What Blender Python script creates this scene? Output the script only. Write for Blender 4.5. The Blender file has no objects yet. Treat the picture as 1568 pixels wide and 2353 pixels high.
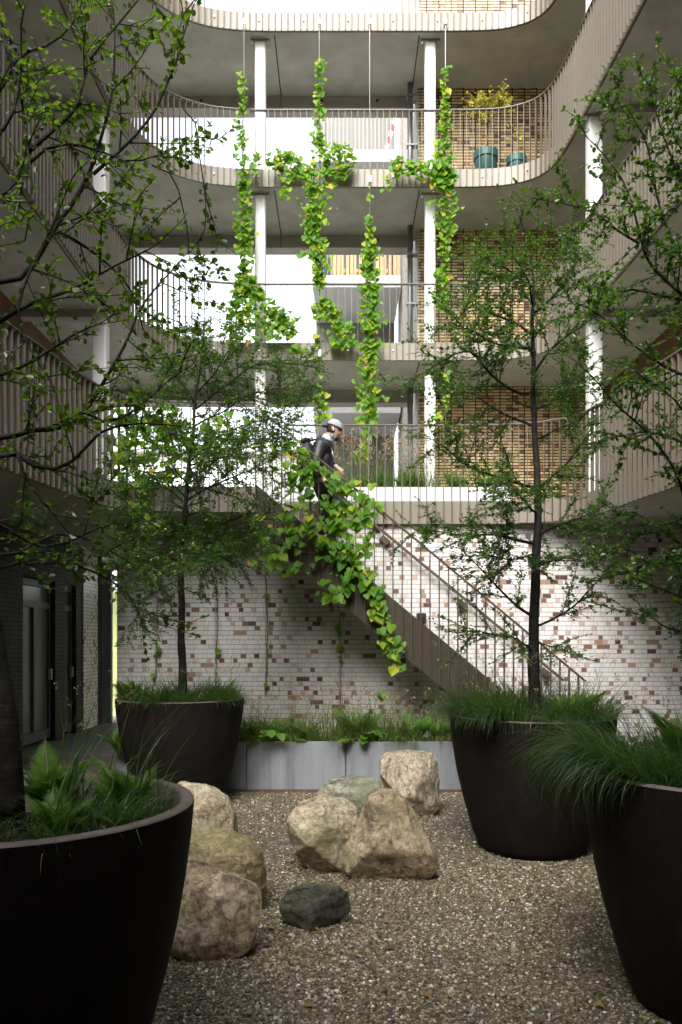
import bpy, bmesh, math, random
import numpy as np
from mathutils import Vector, Matrix, noise as mnoise

SC = bpy.context.scene
COL = SC.collection
R = math.radians

# ------------------------------------------------------------------ camera
CAM_H = 1.65
F = 1850.0                      # focal length in pixels of a 1568 x 2353 picture
CX, HY = 784.0, 1471.0          # principal column, horizon row
cam_data = bpy.data.cameras.new("camera")
cam = bpy.data.objects.new("camera", cam_data)
COL.objects.link(cam)
cam.location = (0, 0, CAM_H)
cam.rotation_euler = (R(90), 0, 0)
cam_data.sensor_fit = 'VERTICAL'
cam_data.sensor_height = 36.0
cam_data.sensor_width = 24.0
cam_data.lens = 36.0 * F / 2353.0
cam_data.shift_y = (HY - 1176.5) / 2353.0
cam_data.clip_start = 0.05
cam_data.clip_end = 3000
SC.camera = cam

# ------------------------------------------------------------------ sky, sun, exposure
SUN_EL, SUN_AZ = 46.0, 197.0    # overcast: the sun is a broad glow, high behind the camera's left shoulder
world = bpy.data.worlds.new("World")
SC.world = world
world.use_nodes = True
wn = world.node_tree
wn.nodes.clear()
sky = wn.nodes.new('ShaderNodeTexSky')
sky.sky_type = 'NISHITA'
sky.sun_disc = False
sky.sun_elevation = R(SUN_EL)
sky.sun_rotation = R(SUN_AZ)
sky.altitude = 0
sky.air_density = 1.0
sky.dust_density = 4.0
sky.ozone_density = 1.0
hsv = wn.nodes.new('ShaderNodeHueSaturation')
hsv.inputs['Saturation'].default_value = 0.28
bg = wn.nodes.new('ShaderNodeBackground')
bg.inputs['Strength'].default_value = 0.15
wo = wn.nodes.new('ShaderNodeOutputWorld')
wn.links.new(sky.outputs[0], hsv.inputs['Color'])
wn.links.new(hsv.outputs[0], bg.inputs['Color'])
wn.links.new(bg.outputs[0], wo.inputs['Surface'])

sun_data = bpy.data.lights.new("sun", 'SUN')
sun_data.energy = 0.58
sun_data.angle = R(48)
sun_data.color = (1.0, 0.97, 0.92)
sun = bpy.data.objects.new("sun", sun_data)
COL.objects.link(sun)
_az, _el = R(SUN_AZ), R(SUN_EL)
sdir = Vector((math.sin(_az) * math.cos(_el), math.cos(_az) * math.cos(_el), math.sin(_el)))
sun.rotation_euler = (-sdir).to_track_quat('-Z', 'Y').to_euler()

SC.view_settings.view_transform = 'Standard'
SC.view_settings.look = 'None'
SC.view_settings.exposure = 2.27
SC.view_settings.gamma = 1.0
SC.cycles.max_bounces = 10
SC.cycles.diffuse_bounces = 6
SC.cycles.transmission_bounces = 6
SC.cycles.transparent_max_bounces = 8
SC.cycles.sample_clamp_indirect = 6.0
SC.cycles.use_denoising = True

# ------------------------------------------------------------------ helpers
def P(px, py, d):
    """point at depth d seen at pixel (px, py) of the 1568 x 2353 picture"""
    return Vector(((px - CX) / F * d, d, CAM_H + (HY - py) / F * d))

def props(o, label=None, cat=None, group=None, kind=None):
    if label: o['label'] = label
    if cat: o['category'] = cat
    if group: o['group'] = group
    if kind: o['kind'] = kind
    return o

def empty(name, loc, label, cat, group=None, kind=None):
    o = bpy.data.objects.new(name, None)
    o.empty_display_size = 0.2
    COL.objects.link(o)
    o.location = loc
    return props(o, label, cat, group, kind)

def link(name, me, parent=None, loc=None):
    """link a mesh whose vertices are in world space (or in the local space of loc)"""
    o = bpy.data.objects.new(name, me)
    COL.objects.link(o)
    if loc is not None: o.location = loc
    if parent is not None:
        o.parent = parent
        if loc is None:
            o.location = -Vector(parent.location) if parent.parent is None else -(Vector(parent.location) + Vector(parent.parent.location))
    return o

def mesh_np(name, V, Fc, mats, smooth=False, mi=None):
    me = bpy.data.meshes.new(name)
    V = np.asarray(V, dtype=float)
    fl = Fc.tolist() if isinstance(Fc, np.ndarray) else Fc
    me.from_pydata(V.tolist(), [], fl)
    for m in (mats if isinstance(mats, (list, tuple)) else [mats]):
        me.materials.append(m)
    if mi is not None:
        me.polygons.foreach_set('material_index', np.asarray(mi, dtype=np.int32))
    if smooth:
        me.polygons.foreach_set('use_smooth', np.ones(len(me.polygons), dtype=bool))
    me.update()
    return me

class MB:
    """collects simple shapes into one mesh"""
    def __init__(s): s.v, s.f, s.m = [], [], []
    def add(s, V, Fc, m=0):
        o = len(s.v)
        s.v += [tuple(p) for p in V]
        for f in Fc:
            s.f.append(tuple(i + o for i in f)); s.m.append(m)
        return s
    def box(s, a, b, m=0):
        x0, y0, z0 = a; x1, y1, z1 = b
        V = [(x0,y0,z0),(x1,y0,z0),(x1,y1,z0),(x0,y1,z0),(x0,y0,z1),(x1,y0,z1),(x1,y1,z1),(x0,y1,z1)]
        return s.add(V, [(0,3,2,1),(4,5,6,7),(0,1,5,4),(1,2,6,5),(2,3,7,6),(3,0,4,7)], m)
    def obox(s, c, t, n, sz, m=0):
        """box centred on c, axes t (length), n, and z; sz = half sizes"""
        c, t, n = Vector(c), Vector(t).normalized(), Vector(n).normalized()
        k = t.cross(n).normalized()
        V = []
        for dz in (-1, 1):
            for a, b in ((-1,-1),(1,-1),(1,1),(-1,1)):
                V.append(c + t*(a*sz[0]) + n*(b*sz[1]) + k*(dz*sz[2]))
        return s.add(V, [(0,3,2,1),(4,5,6,7),(0,1,5,4),(1,2,6,5),(2,3,7,6),(3,0,4,7)], m)
    def tube(s, pts, rad, n=8, m=0, cap=True):
        V, Fc = tube(pts, rad, n, cap)
        return s.add(V, Fc, m)
    def lathe(s, prof, c=(0,0,0), n=48, m=0):
        V, Fc = [], []
        for r, z in prof:
            for k in range(n):
                a = 2*math.pi*k/n
                V.append((c[0]+r*math.cos(a), c[1]+r*math.sin(a), c[2]+z))
        for i in range(len(prof)-1):
            for k in range(n):
                Fc.append((i*n+k, i*n+(k+1)%n, (i+1)*n+(k+1)%n, (i+1)*n+k))
        return s.add(V, Fc, m)
    def mesh(s, name, mats, smooth=False):
        return mesh_np(name, s.v, s.f, mats, smooth, s.m)
    def build(s, name, mats, parent=None, smooth=False, bevel=0.0, seg=2):
        o = link(name, s.mesh(name, mats, smooth), parent)
        if bevel:
            b = o.modifiers.new('bevel', 'BEVEL'); b.width = bevel; b.segments = seg; b.limit_method = 'ANGLE'
        return o

def tube(pts, rad, n=6, cap=True):
    pts = [Vector(p) for p in pts]
    if not hasattr(rad, '__len__'): rad = [rad]*len(pts)
    V, Fc = [], []
    up = Vector((0.13, 0.21, 0.97))
    prev = None
    for i, p in enumerate(pts):
        t = (pts[min(i+1, len(pts)-1)] - pts[max(i-1, 0)])
        if t.length < 1e-9: t = Vector((0,0,1))
        t.normalize()
        if prev is None:
            a = t.cross(up)
            if a.length < 0.05: a = t.cross(Vector((1,0,0)))
        else:
            a = prev - t*prev.dot(t)
            if a.length < 1e-6: a = t.cross(up)
        a.normalize(); prev = a
        b = t.cross(a)
        for k in range(n):
            w = 2*math.pi*k/n
            V.append(p + (a*math.cos(w) + b*math.sin(w))*rad[i])
    for i in range(len(pts)-1):
        for k in range(n):
            Fc.append((i*n+k, i*n+(k+1)%n, (i+1)*n+(k+1)%n, (i+1)*n+k))
    if cap:
        Fc.append(tuple(range(n-1, -1, -1)))
        Fc.append(tuple((len(pts)-1)*n+k for k in range(n)))
    return V, Fc

def chaikin(pts, it=2, closed=False):
    pts = [Vector(p) for p in pts]
    for _ in range(it):
        q = [] if closed else [pts[0]]
        rng = range(len(pts)) if closed else range(len(pts)-1)
        for i in rng:
            a, b = pts[i], pts[(i+1) % len(pts)]
            q += [a.lerp(b, .25), a.lerp(b, .75)]
        if not closed: q.append(pts[-1])
        pts = q
    return pts

def resample(pts, step):
    pts = [Vector(p) for p in pts]
    out, acc = [pts[0].copy()], 0.0
    nxt = step
    for a, b in zip(pts[:-1], pts[1:]):
        L = (b-a).length
        while acc + L >= nxt:
            out.append(a.lerp(b, (nxt-acc)/L)); nxt += step
        acc += L
    return out

# ------------------------------------------------------------------ materials
class NT:
    def __init__(s, name):
        s.mat = bpy.data.materials.new(name); s.mat.use_nodes = True
        s.t = s.mat.node_tree; s.t.nodes.clear()
        s.out = s.n('ShaderNodeOutputMaterial')
        s.b = s.n('ShaderNodeBsdfPrincipled')
        s.l(s.b.outputs[0], s.out.inputs['Surface'])
    def n(s, k, **kw):
        x = s.t.nodes.new(k)
        for a, v in kw.items(): setattr(x, a, v)
        return x
    def l(s, a, b): s.t.links.new(a, b)
    def set(s, node, key, v):
        if hasattr(v, 'node'): s.l(v, node.inputs[key])
        else: node.inputs[key].default_value = v
    def math(s, op, a, b=0.0, c=0.0):
        x = s.n('ShaderNodeMath', operation=op)
        s.set(x, 0, a); s.set(x, 1, b)
        if len(x.inputs) > 2: s.set(x, 2, c)
        return x.outputs[0]
    def coord(s, kind='Object'): return s.n('ShaderNodeTexCoord').outputs[kind]
    def noise(s, scale, detail=4, rough=.55, vec=None, dim='3D', dist=0.0):
        x = s.n('ShaderNodeTexNoise'); x.noise_dimensions = dim
        s.set(x, 'Scale', scale); s.set(x, 'Detail', detail); s.set(x, 'Roughness', rough); s.set(x, 'Distortion', dist)
        s.l(vec if vec is not None else s.coord(), x.inputs['Vector'])
        return x.outputs['Fac']
    def ramp(s, fac, stops, interp='LINEAR'):
        x = s.n('ShaderNodeValToRGB'); x.color_ramp.interpolation = interp
        e = x.color_ramp.elements
        while len(e) < len(stops): e.new(0.5)
        for i, (p, c) in enumerate(stops):
            e[i].position = p; e[i].color = (*c, 1) if len(c) == 3 else c
        s.l(fac, x.inputs[0])
        return x.outputs['Color']
    def mix(s, fac, a, b, mode='MIX'):
        x = s.n('ShaderNodeMix', data_type='RGBA', blend_type=mode)
        s.set(x, 0, fac)
        for k, v in ((6, a), (7, b)):
            if hasattr(v, 'node'): s.l(v, x.inputs[k])
            else: x.inputs[k].default_value = (*v, 1) if len(v) == 3 else v
        return x.outputs[2]
    def bump(s, h, strength=.3, dist=.01):
        x = s.n('ShaderNodeBump'); x.inputs['Strength'].default_value = strength; x.inputs['Distance'].default_value = dist
        s.l(h, x.inputs['Height']); s.l(x.outputs[0], s.b.inputs['Normal'])
    def color(s, c):
        if hasattr(c, 'node'): s.l(c, s.b.inputs['Base Color'])
        else: s.b.inputs['Base Color'].default_value = (*c, 1)
    def scaled(s, vec, sc):
        x = s.n('ShaderNodeMapping'); x.inputs['Scale'].default_value = sc
        s.l(vec, x.inputs['Vector']); return x.outputs[0]

def m_plain(name, c, rough=.6, var=.12, scale=6, bump=.0, metal=0.0, spec=None, bscale=60):
    t = NT(name)
    a = tuple(x*(1-var) for x in c); b = tuple(min(1, x*(1+var)) for x in c)
    t.color(t.ramp(t.noise(scale, 5), [(.3, a), (.7, b)]))
    t.b.inputs['Roughness'].default_value = rough
    t.b.inputs['Metallic'].default_value = metal
    if spec is not None: t.b.inputs['Specular IOR Level'].default_value = spec
    if bump: t.bump(t.noise(bscale, 4), bump, .01)
    return t.mat

def m_leaf(name, stops, trans=(.2,.4,.05), tw=.4, rough=.4, spec=.5):
    t = NT(name)
    g = t.n('ShaderNodeNewGeometry')
    rnd = g.outputs['Random Per Island']
    col = t.ramp(rnd, stops)
    t.color(col)
    t.b.inputs['Roughness'].default_value = rough
    t.b.inputs['Specular IOR Level'].default_value = spec
    tr = t.n('ShaderNodeBsdfTranslucent')
    tc = t.mix(1.0, col, (*[x for x in trans],), 'ADD') if False else t.mix(.6, col, trans)
    t.l(tc, tr.inputs['Color'])
    mx = t.n('ShaderNodeMixShader'); mx.inputs[0].default_value = tw
    t.l(t.b.outputs[0], mx.inputs[1]); t.l(tr.outputs[0], mx.inputs[2])
    t.l(mx.outputs[0], t.out.inputs['Surface'])
    return t.mat

def m_brick(name, axis, rowh, unit, split, stops_long, stops_short, mortar, jo, ji, jh, wild=True, rough=.35, bump=.5, dirt=None):
    """courses of long and short bricks; axis 0: wall runs along x, 1: along y"""
    t = NT(name)
    sep = t.n('ShaderNodeSeparateXYZ'); t.l(t.coord(), sep.inputs[0])
    ax, z = sep.outputs[axis], sep.outputs[2]
    v = t.math('DIVIDE', z, rowh)
    row = t.math('FLOOR', v); fv = t.math('MULTIPLY', t.math('FRACT', v), rowh)
    wr = t.n('ShaderNodeTexWhiteNoise'); wr.noise_dimensions = '1D'; t.l(row, wr.inputs['W'])
    u = t.math('DIVIDE', ax, unit)
    if wild: u = t.math('ADD', u, wr.outputs['Value'])
    cell = t.math('FLOOR', u); fu = t.math('FRACT', u)
    # the joint between long and short brick moves from course to course and brick to brick
    wj = t.n('ShaderNodeTexWhiteNoise'); wj.noise_dimensions = '2D'
    cj = t.n('ShaderNodeCombineXYZ'); t.l(cell, cj.inputs[0]); t.l(row, cj.inputs[1]); t.l(cj.outputs[0], wj.inputs['Vector'])
    if wild:
        sp = t.math('MULTIPLY_ADD', wj.outputs['Value'], .16, split - .08)
        sp = t.math('MAXIMUM', sp, t.math('GREATER_THAN', wj.outputs['Value'], .88))
    else: sp = t.math('ADD', 0.0, split)
    part = t.math('GREATER_THAN', fu, sp)
    ident = t.math('MULTIPLY_ADD', cell, 2.0, part)
    wc = t.n('ShaderNodeTexWhiteNoise'); wc.noise_dimensions = '2D'
    cc = t.n('ShaderNodeCombineXYZ'); t.l(ident, cc.inputs[0]); t.l(row, cc.inputs[1]); t.l(cc.outputs[0], wc.inputs['Vector'])
    rnd = wc.outputs['Value']
    cl = t.ramp(rnd, stops_long, 'CONSTANT'); cs = t.ramp(rnd, stops_short, 'CONSTANT')
    col = t.mix(part, cl, cs)
    edge_out = t.math('MULTIPLY', t.math('MINIMUM', fu, t.math('SUBTRACT', 1.0, fu)), unit)
    edge_in = t.math('MULTIPLY', t.math('ABSOLUTE', t.math('SUBTRACT', fu, sp)), unit)
    m1 = t.math('LESS_THAN', edge_out, jo/2); m2 = t.math('LESS_THAN', edge_in, ji/2); m3 = t.math('LESS_THAN', fv, jh)
    mask = t.math('MAXIMUM', t.math('MAXIMUM', m1, m2), m3)
    n1 = t.noise(38, 6, .7); n2 = t.noise(1.3, 5, .6)
    tint = t.ramp(n1, [(.25, (.72,.70,.68)), (.6, (1,1,1))])
    col = t.mix(.6, col, tint, 'MULTIPLY')
    col = t.mix(mask, col, mortar)
    if dirt:
        col = t.mix(1.0, col, t.ramp(n2, [(.3, dirt), (.58, (1,1,1))]), 'MULTIPLY')
    t.color(col)
    t.l(t.math('MULTIPLY_ADD', mask, .5, rough), t.b.inputs['Roughness'])
    h = t.math('SUBTRACT', t.math('MULTIPLY_ADD', n1, .25, t.math('MULTIPLY', rnd, .25)), mask)
    t.bump(h, bump, .006)
    return t.mat

M = {}
M['concrete'] = m_plain('soffit_concrete', (.36,.355,.305), .75, .16, 2.2, .25)
M['slab'] = m_plain('concrete_beam', (.33,.31,.28), .8, .15, 3, .2)
M['joint'] = m_plain('dark_joint', (.03,.03,.03), .9)
M['metal'] = m_plain('beige_metal', (.145,.126,.097), .5, .06, 3, .05)
M['fascia'] = m_plain('beige_fascia', (.235,.205,.158), .45, .07, 1.6, .04)
M['stairmetal'] = m_plain('brown_stair_metal', (.048,.039,.027), .55, .08, 2, .05, spec=.25)
M['stairbar'] = m_plain('brown_bar_metal', (.085,.066,.048), .5, .08, 2, .05, spec=.3)
M['white'] = m_plain('white_paint', (.80,.80,.79), .4, .04, 3)
M['steel'] = m_plain('stainless_steel', (.62,.62,.60), .3, .05, 8, 0, .8)
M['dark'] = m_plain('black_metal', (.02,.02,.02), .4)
M['pipe'] = m_plain('zinc_pipe', (.20,.21,.21), .4, .1, 5, 0, .5)
M['wood'] = None
def m_boards(name, axis, w, c0, c1, gap=.006):
    t = NT(name)
    sep = t.n('ShaderNodeSeparateXYZ'); t.l(t.coord(), sep.inputs[0])
    u = t.math('DIVIDE', sep.outputs[axis], w)
    idx = t.math('FLOOR', u); fu = t.math('FRACT', u)
    wr = t.n('ShaderNodeTexWhiteNoise'); wr.noise_dimensions = '1D'; t.l(idx, wr.inputs['W'])
    g = t.noise(1.0, 6, .6, t.scaled(t.coord(), (60, 60, 3)))
    c = t.mix(t.math('MULTIPLY_ADD', g, .5, t.math('MULTIPLY', wr.outputs['Value'], .5)), c0, c1)
    e = t.math('LESS_THAN', t.math('MINIMUM', fu, t.math('SUBTRACT', 1.0, fu)), gap/w)
    t.color(t.mix(e, c, (.015,.01,.008)))
    t.b.inputs['Roughness'].default_value = .55
    t.bump(t.math('SUBTRACT', t.math('MULTIPLY', g, .3), e), .5, .008)
    return t.mat
M['siding'] = m_boards('brown_board_siding', 1, .14, (.10,.042,.02), (.17,.075,.035))
M['fence'] = m_boards('pine_boards', 0, .11, (.50,.30,.13), (.66,.44,.22))

WHT = (.80,.79,.77)
stL = [(0, WHT), (.42, (.77,.765,.75)), (.66, (.74,.72,.70)), (.80, (.68,.60,.54)), (.84, (.76,.75,.74)), (.94, (.42,.25,.16)), (.965, (.24,.135,.10)), (.98, (.13,.075,.06))]
stS = [(0, (.77,.765,.75)), (.46, (.72,.66,.60)), (.62, (.58,.44,.37)), (.70, (.40,.25,.18)), (.765, (.22,.125,.10)), (.86, (.09,.055,.05)), (.91, (.75,.74,.72))]
M['whitebrick'] = m_brick('white_glazed_brick', 0, .066, .185, .64, stL, stS, (.36,.325,.30), .005, .004, .010, True, .34, .7, (.93,.92,.90))
M['whitebrick_y'] = m_brick('white_glazed_brick_return', 1, .066, .158, .64, stL, stS, (.30,.27,.25), .009, .008, .0095, True, .35, .6, (.80,.78,.74))
TAN = (.64,.46,.21)
tL = [(0, TAN), (.3, (.68,.51,.27)), (.55, (.54,.37,.16)), (.78, (.32,.15,.08)), (.89, (.13,.065,.045)), (.95, (.70,.52,.30))]
M['tanbrick'] = m_brick('yellow_brick', 0, .062, .25, .5, tL, tL, (.03,.022,.017), .022, .004, .020, False, .4, .7)
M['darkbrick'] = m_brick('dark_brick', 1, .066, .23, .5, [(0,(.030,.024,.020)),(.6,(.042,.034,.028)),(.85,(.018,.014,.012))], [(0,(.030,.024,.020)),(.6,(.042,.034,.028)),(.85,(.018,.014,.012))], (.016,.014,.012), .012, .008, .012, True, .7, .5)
M['tanbrick_y'] = m_brick('yellow_brick_return', 1, .062, .25, .5, tL, tL, (.30,.24,.19), .016, .004, .012, False, .4, .7)

# planter concrete with rain streaks, pots, soil
def m_planter():
    t = NT('planter_concrete')
    st = t.noise(1.0, 5, .6, t.scaled(t.coord(), (7, 7, .5)))
    sp = t.noise(45, 5, .7)
    c = t.ramp(st, [(.36, (.17,.18,.195)), (.5, (.26,.275,.295)), (.7, (.32,.335,.355))])
    t.color(t.mix(.35, c, t.ramp(sp, [(.3, (.6,.6,.6)), (.62, (1,1,1))]), 'MULTIPLY'))
    t.b.inputs['Roughness'].default_value = .7
    t.bump(sp, .15, .005)
    return t.mat
M['planter'] = m_planter()
M['whiteplanter'] = m_plain('white_planter_panel', (.62,.63,.64), .6, .06, 2)
def m_pot():
    t = NT('dark_fibrecement_pot')
    n = t.noise(5, 6, .65); f = t.noise(1.0, 5, .7, t.scaled(t.coord(), (30, 30, 160)))
    c = t.ramp(n, [(.3, (.010,.0075,.006)), (.7, (.018,.0135,.011))])
    st = t.noise(1.0, 5, .65, t.scaled(t.coord(), (9, 9, .9)))
    c = t.mix(t.ramp(st, [(.55, (0,0,0)), (.72, (.35,.35,.35))]), c, (.05,.04,.034))
    t.color(t.mix(.5, c, t.ramp(f, [(.3, (.6,.6,.6)), (.7, (1.25,1.2,1.2))]), 'MULTIPLY'))
    t.b.inputs['Roughness'].default_value = .72
    t.b.inputs['Specular IOR Level'].default_value = .15
    t.bump(f, .2, .004)
    return t.mat
M['pot'] = m_pot()
M['potrim'] = m_plain('pale_pot_rim', (.13,.105,.095), .6, .2, 12, .1)  # rim coloured lighter than the pot body
M['soil'] = m_plain('soil', (.018,.012,.008), .95, .4, 30, 1.0, spec=.05, bscale=60)
M['bark'] = None
def m_bark():
    t = NT('beech_bark')
    b = t.noise(1.0, 6, .7, t.scaled(t.coord(), (14, 14, 90)))
    l = t.noise(9, 4, .6)
    c = t.ramp(b, [(.35, (.008,.0065,.0055)), (.58, (.02,.017,.014)), (.76, (.08,.072,.064))])
    t.color(t.mix(t.ramp(l, [(.5, (0,0,0)), (.75, (.6,.6,.6))]), c, (.05,.055,.035)))
    t.b.inputs['Roughness'].default_value = .8
    t.b.inputs['Specular IOR Level'].default_value = .25
    t.bump(b, .7, .008)
    return t.mat
M['bark'] = m_bark()
M['twig'] = m_plain('dark_twig', (.014,.010,.008), .6, .3, 20)
M['stem'] = m_plain('vine_stem', (.12,.085,.05), .6, .3, 20)

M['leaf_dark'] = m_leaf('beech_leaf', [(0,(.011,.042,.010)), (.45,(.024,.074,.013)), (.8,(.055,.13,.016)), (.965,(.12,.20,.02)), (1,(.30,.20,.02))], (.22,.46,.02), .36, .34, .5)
M['leaf_shaded'] = m_leaf('beech_leaf_shaded', [(0,(.008,.028,.004)), (.5,(.020,.058,.006)), (.85,(.055,.11,.010)), (.95,(.07,.07,.014)), (1,(.15,.05,.015))], (.24,.44,.02), .42, .34, .5)  # darker leaf copy: the front left tree's shade put into the colour
M['leaf_vine'] = m_leaf('vine_leaf', [(0,(.05,.155,.010)), (.45,(.095,.235,.014)), (.8,(.17,.32,.018)), (.945,(.30,.38,.025)), (.99,(.48,.40,.03)), (1,(.40,.18,.04))], (.42,.68,.02), .48, .5, .35)
M['leaf_fern'] = m_leaf('fern_frond', [(0,(.06,.16,.02)), (.6,(.11,.25,.03)), (1,(.17,.32,.05))], (.25,.5,.06), .4, .5, .35)
M['grass'] = m_leaf('grass_blade', [(0,(.007,.028,.010)), (.45,(.016,.052,.014)), (.8,(.038,.092,.020)), (.94,(.09,.13,.04)), (1,(.26,.21,.10))], (.2,.42,.06), .35, .42, .45)
M['grass_dry'] = m_leaf('grass_mixed', [(0,(.04,.09,.02)), (.5,(.09,.16,.03)), (.8,(.18,.22,.06)), (1,(.34,.26,.12))], (.3,.42,.1), .35, .5, .35)
M['seed'] = m_leaf('seed_head', [(0,(.24,.17,.10)), (.6,(.36,.27,.17)), (1,(.48,.38,.26))], (.4,.3,.2), .3, .7, .2)
M['leaf_pot'] = m_leaf('yellow_shrub_leaf', [(0,(.22,.30,.05)), (.6,(.45,.42,.08)), (1,(.60,.48,.10))], (.6,.5,.1), .4, .5, .3)

# ------------------------------------------------------------------ ground
g = MB()
g.box((-60, -40, -.30), (60, 120, -.012))
props(g.build('ground', m_plain('outer_paving', (.16,.155,.145), .85, .2, 1.5, .2)), 'grey paved ground around the courtyard building', 'ground', kind='structure')

def m_gravel_bed():
    t = NT('gravel_bed')
    vo = t.n('ShaderNodeTexVoronoi'); vo.inputs['Scale'].default_value = 75; t.l(t.coord(), vo.inputs['Vector'])
    wn_ = t.n('ShaderNodeTexWhiteNoise'); wn_.noise_dimensions = '3D'; t.l(vo.outputs['Color'], wn_.inputs['Vector'])
    t.color(t.ramp(wn_.outputs['Value'], [(0,(.05,.04,.03)), (.4,(.09,.073,.052)), (.75,(.14,.118,.09)), (.93,(.30,.27,.23))]))
    t.b.inputs['Roughness'].default_value = .8
    t.bump(t.math('SUBTRACT', 1.0, vo.outputs['Distance']), .8, .012)
    return t.mat
nx, ny = 60, 90
xs = np.linspace(-4.7, 4.9, nx); ys = np.linspace(-2.3, 11.45, ny)
gx, gy = np.meshgrid(xs, ys)
gz = np.array([[.018*mnoise.noise(Vector((a*.7, b*.7, 0))) + .008*mnoise.noise(Vector((a*2.1, b*2.1, 3))) for a in xs] for b in ys])
V = np.stack([gx.ravel(), gy.ravel(), gz.ravel()], 1)
ii = (np.arange(ny-1)[:, None]*nx + np.arange(nx-1)[None]).ravel()
Fq = np.stack([ii, ii+1, ii+1+nx, ii+nx], 1)
props(link('gravel_ground', mesh_np('gravel_ground', V, Fq, m_gravel_bed(), True)), 'bed of fine brown gravel covering the courtyard floor', 'gravel', kind='structure')
def ground_z(x, y):
    return .018*mnoise.noise(Vector((x*.7, y*.7, 0))) + .008*mnoise.noise(Vector((x*2.1, y*2.1, 3)))

# loose stones on the bed
def m_stone():
    t = NT('gravel_stone')
    rnd = t.n('ShaderNodeNewGeometry').outputs['Random Per Island']
    c = t.ramp(rnd, [(0,(.055,.042,.023)), (.22,(.125,.098,.052)), (.42,(.215,.17,.085)), (.56,(.15,.135,.09)), (.70,(.29,.235,.13)), (.86,(.39,.325,.21)), (.94,(.53,.50,.42)), (1,(.82,.81,.77))])
    t.color(t.mix(.4, c, t.ramp(t.noise(160, 3), [(.3,(.65,.65,.65)), (.7,(1.1,1.1,1.1))]), 'MULTIPLY'))
    t.b.inputs['Roughness'].default_value = .5
    return t.mat
rs = np.random.RandomState(5)
def scatter_stones(n, x0, x1, y0, y1, s0, s1):
    # uniform in the wedge the photograph shows
    y = np.sqrt(rs.uniform(y0*y0, y1*y1, n)); x = rs.uniform(-1, 1, n)
    x = np.clip(x*(y*.46+.1), x0, x1)
    s = rs.uniform(s0, s1, n)*rs.choice([1, 1, 1.35, .8], n)
    return x, y, s
def stones_mesh(parts):
    cube = np.array([(-1,-1,-1),(1,-1,-1),(1,1,-1),(-1,1,-1),(-1,-1,1),(1,-1,1),(1,1,1),(-1,1,1)], float)
    cf = np.array([(0,3,2,1),(4,5,6,7),(0,1,5,4),(1,2,6,5),(2,3,7,6),(3,0,4,7)])
    x = np.concatenate([p[0] for p in parts]); y = np.concatenate([p[1] for p in parts]); s = np.concatenate([p[2] for p in parts])
    n = len(x)
    base = cube[None]*rs.uniform(.55, 1.0, (n, 8, 3))
    base[:, 4:, :2] *= rs.uniform(.5, .95, (n, 1, 1))
    sc = np.stack([s*rs.uniform(.7, 1.25, n), s*rs.uniform(.6, 1.0, n), s*rs.uniform(.35, .7, n)], 1)*.5
    base *= sc[:, None]
    # tilt and turn
    a = rs.uniform(0, 2*np.pi, n); tx = rs.normal(0, .35, n)
    ca, sa, ct, st = np.cos(a), np.sin(a), np.cos(tx), np.sin(tx)
    y1 = base[..., 1]*ct[:, None] - base[..., 2]*st[:, None]; z1 = base[..., 1]*st[:, None] + base[..., 2]*ct[:, None]
    x2 = base[..., 0]*ca[:, None] - y1*sa[:, None]; y2 = base[..., 0]*sa[:, None] + y1*ca[:, None]
    z = np.array([ground_z(p, q) for p, q in zip(x, y)]) + sc[:, 2]*.55
    V = np.stack([x2 + x[:, None], y2 + y[:, None], z1 + z[:, None]], 2).reshape(-1, 3)
    Fc = (cf[None] + (np.arange(n)*8)[:, None, None]).reshape(-1, 4)
    return V, Fc
V, Fq = stones_mesh([scatter_stones(66000, -3, 3, 3.1, 6.0, .010, .020), scatter_stones(32000, -3.4, 3.4, 6.0, 9.0, .012, .023)])
props(link('gravel_stones', mesh_np('gravel_stones', V, Fq, m_stone())), 'loose brown and pale gravel stones spread over the courtyard', 'gravel', kind='stuff')

# ------------------------------------------------------------------ walkways
Z1, Z2, Z3, Z4 = 3.61, 7.14, 10.35, 13.24
FH = .31
upper = [(4.05, 1.9), (4.05, 8.0), (3.97, 10.5), (3.88, 12.7), (3.84, 13.7), (3.70, 14.5), (3.15, 14.84), (2.4, 14.9), (1.2, 14.9),
         (-.6, 14.9), (-1.9, 14.9), (-2.7, 14.72), (-3.35, 14.2), (-3.62, 13.3), (-3.66, 11.9), (-3.66, 8.0), (-3.66, 1.9)]
lower_r = [(4.05, 1.9), (3.95, 5.0), (3.68, 8.0), (3.42, 9.7), (3.38, 10.6), (3.05, 11.15), (2.4, 11.40), (1.6, 11.43), (.2, 11.43), (-.80, 11.43)]
lower_l = [(-1.10, 10.36), (-1.9, 10.34), (-2.6, 10.22), (-2.95, 9.75), (-3.12, 8.6), (-3.27, 7.6), (-3.5, 5.5), (-3.66, 3.5), (-3.66, 1.9)]
def path2(pts, it=3): return [Vector((p.x, p.y, 0)) for p in chaikin([(x, y, 0) for x, y in pts], it)]
PU = path2(upper); PR = path2(lower_r); PL = path2(lower_l)

def outer(p, rect):
    """the point of the building's outline straight behind p, seen from the middle of the court"""
    c = Vector((0, 8.2, 0)); d = p - c
    k = 1e9
    if d.x > 1e-6: k = min(k, (rect[1]-c.x)/d.x)
    if d.x < -1e-6: k = min(k, (rect[0]-c.x)/d.x)
    if d.y > 1e-6: k = min(k, (rect[3]-c.y)/d.y)
    if d.y < -1e-6: k = min(k, (rect[2]-c.y)/d.y)
    return c + d*k

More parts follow.
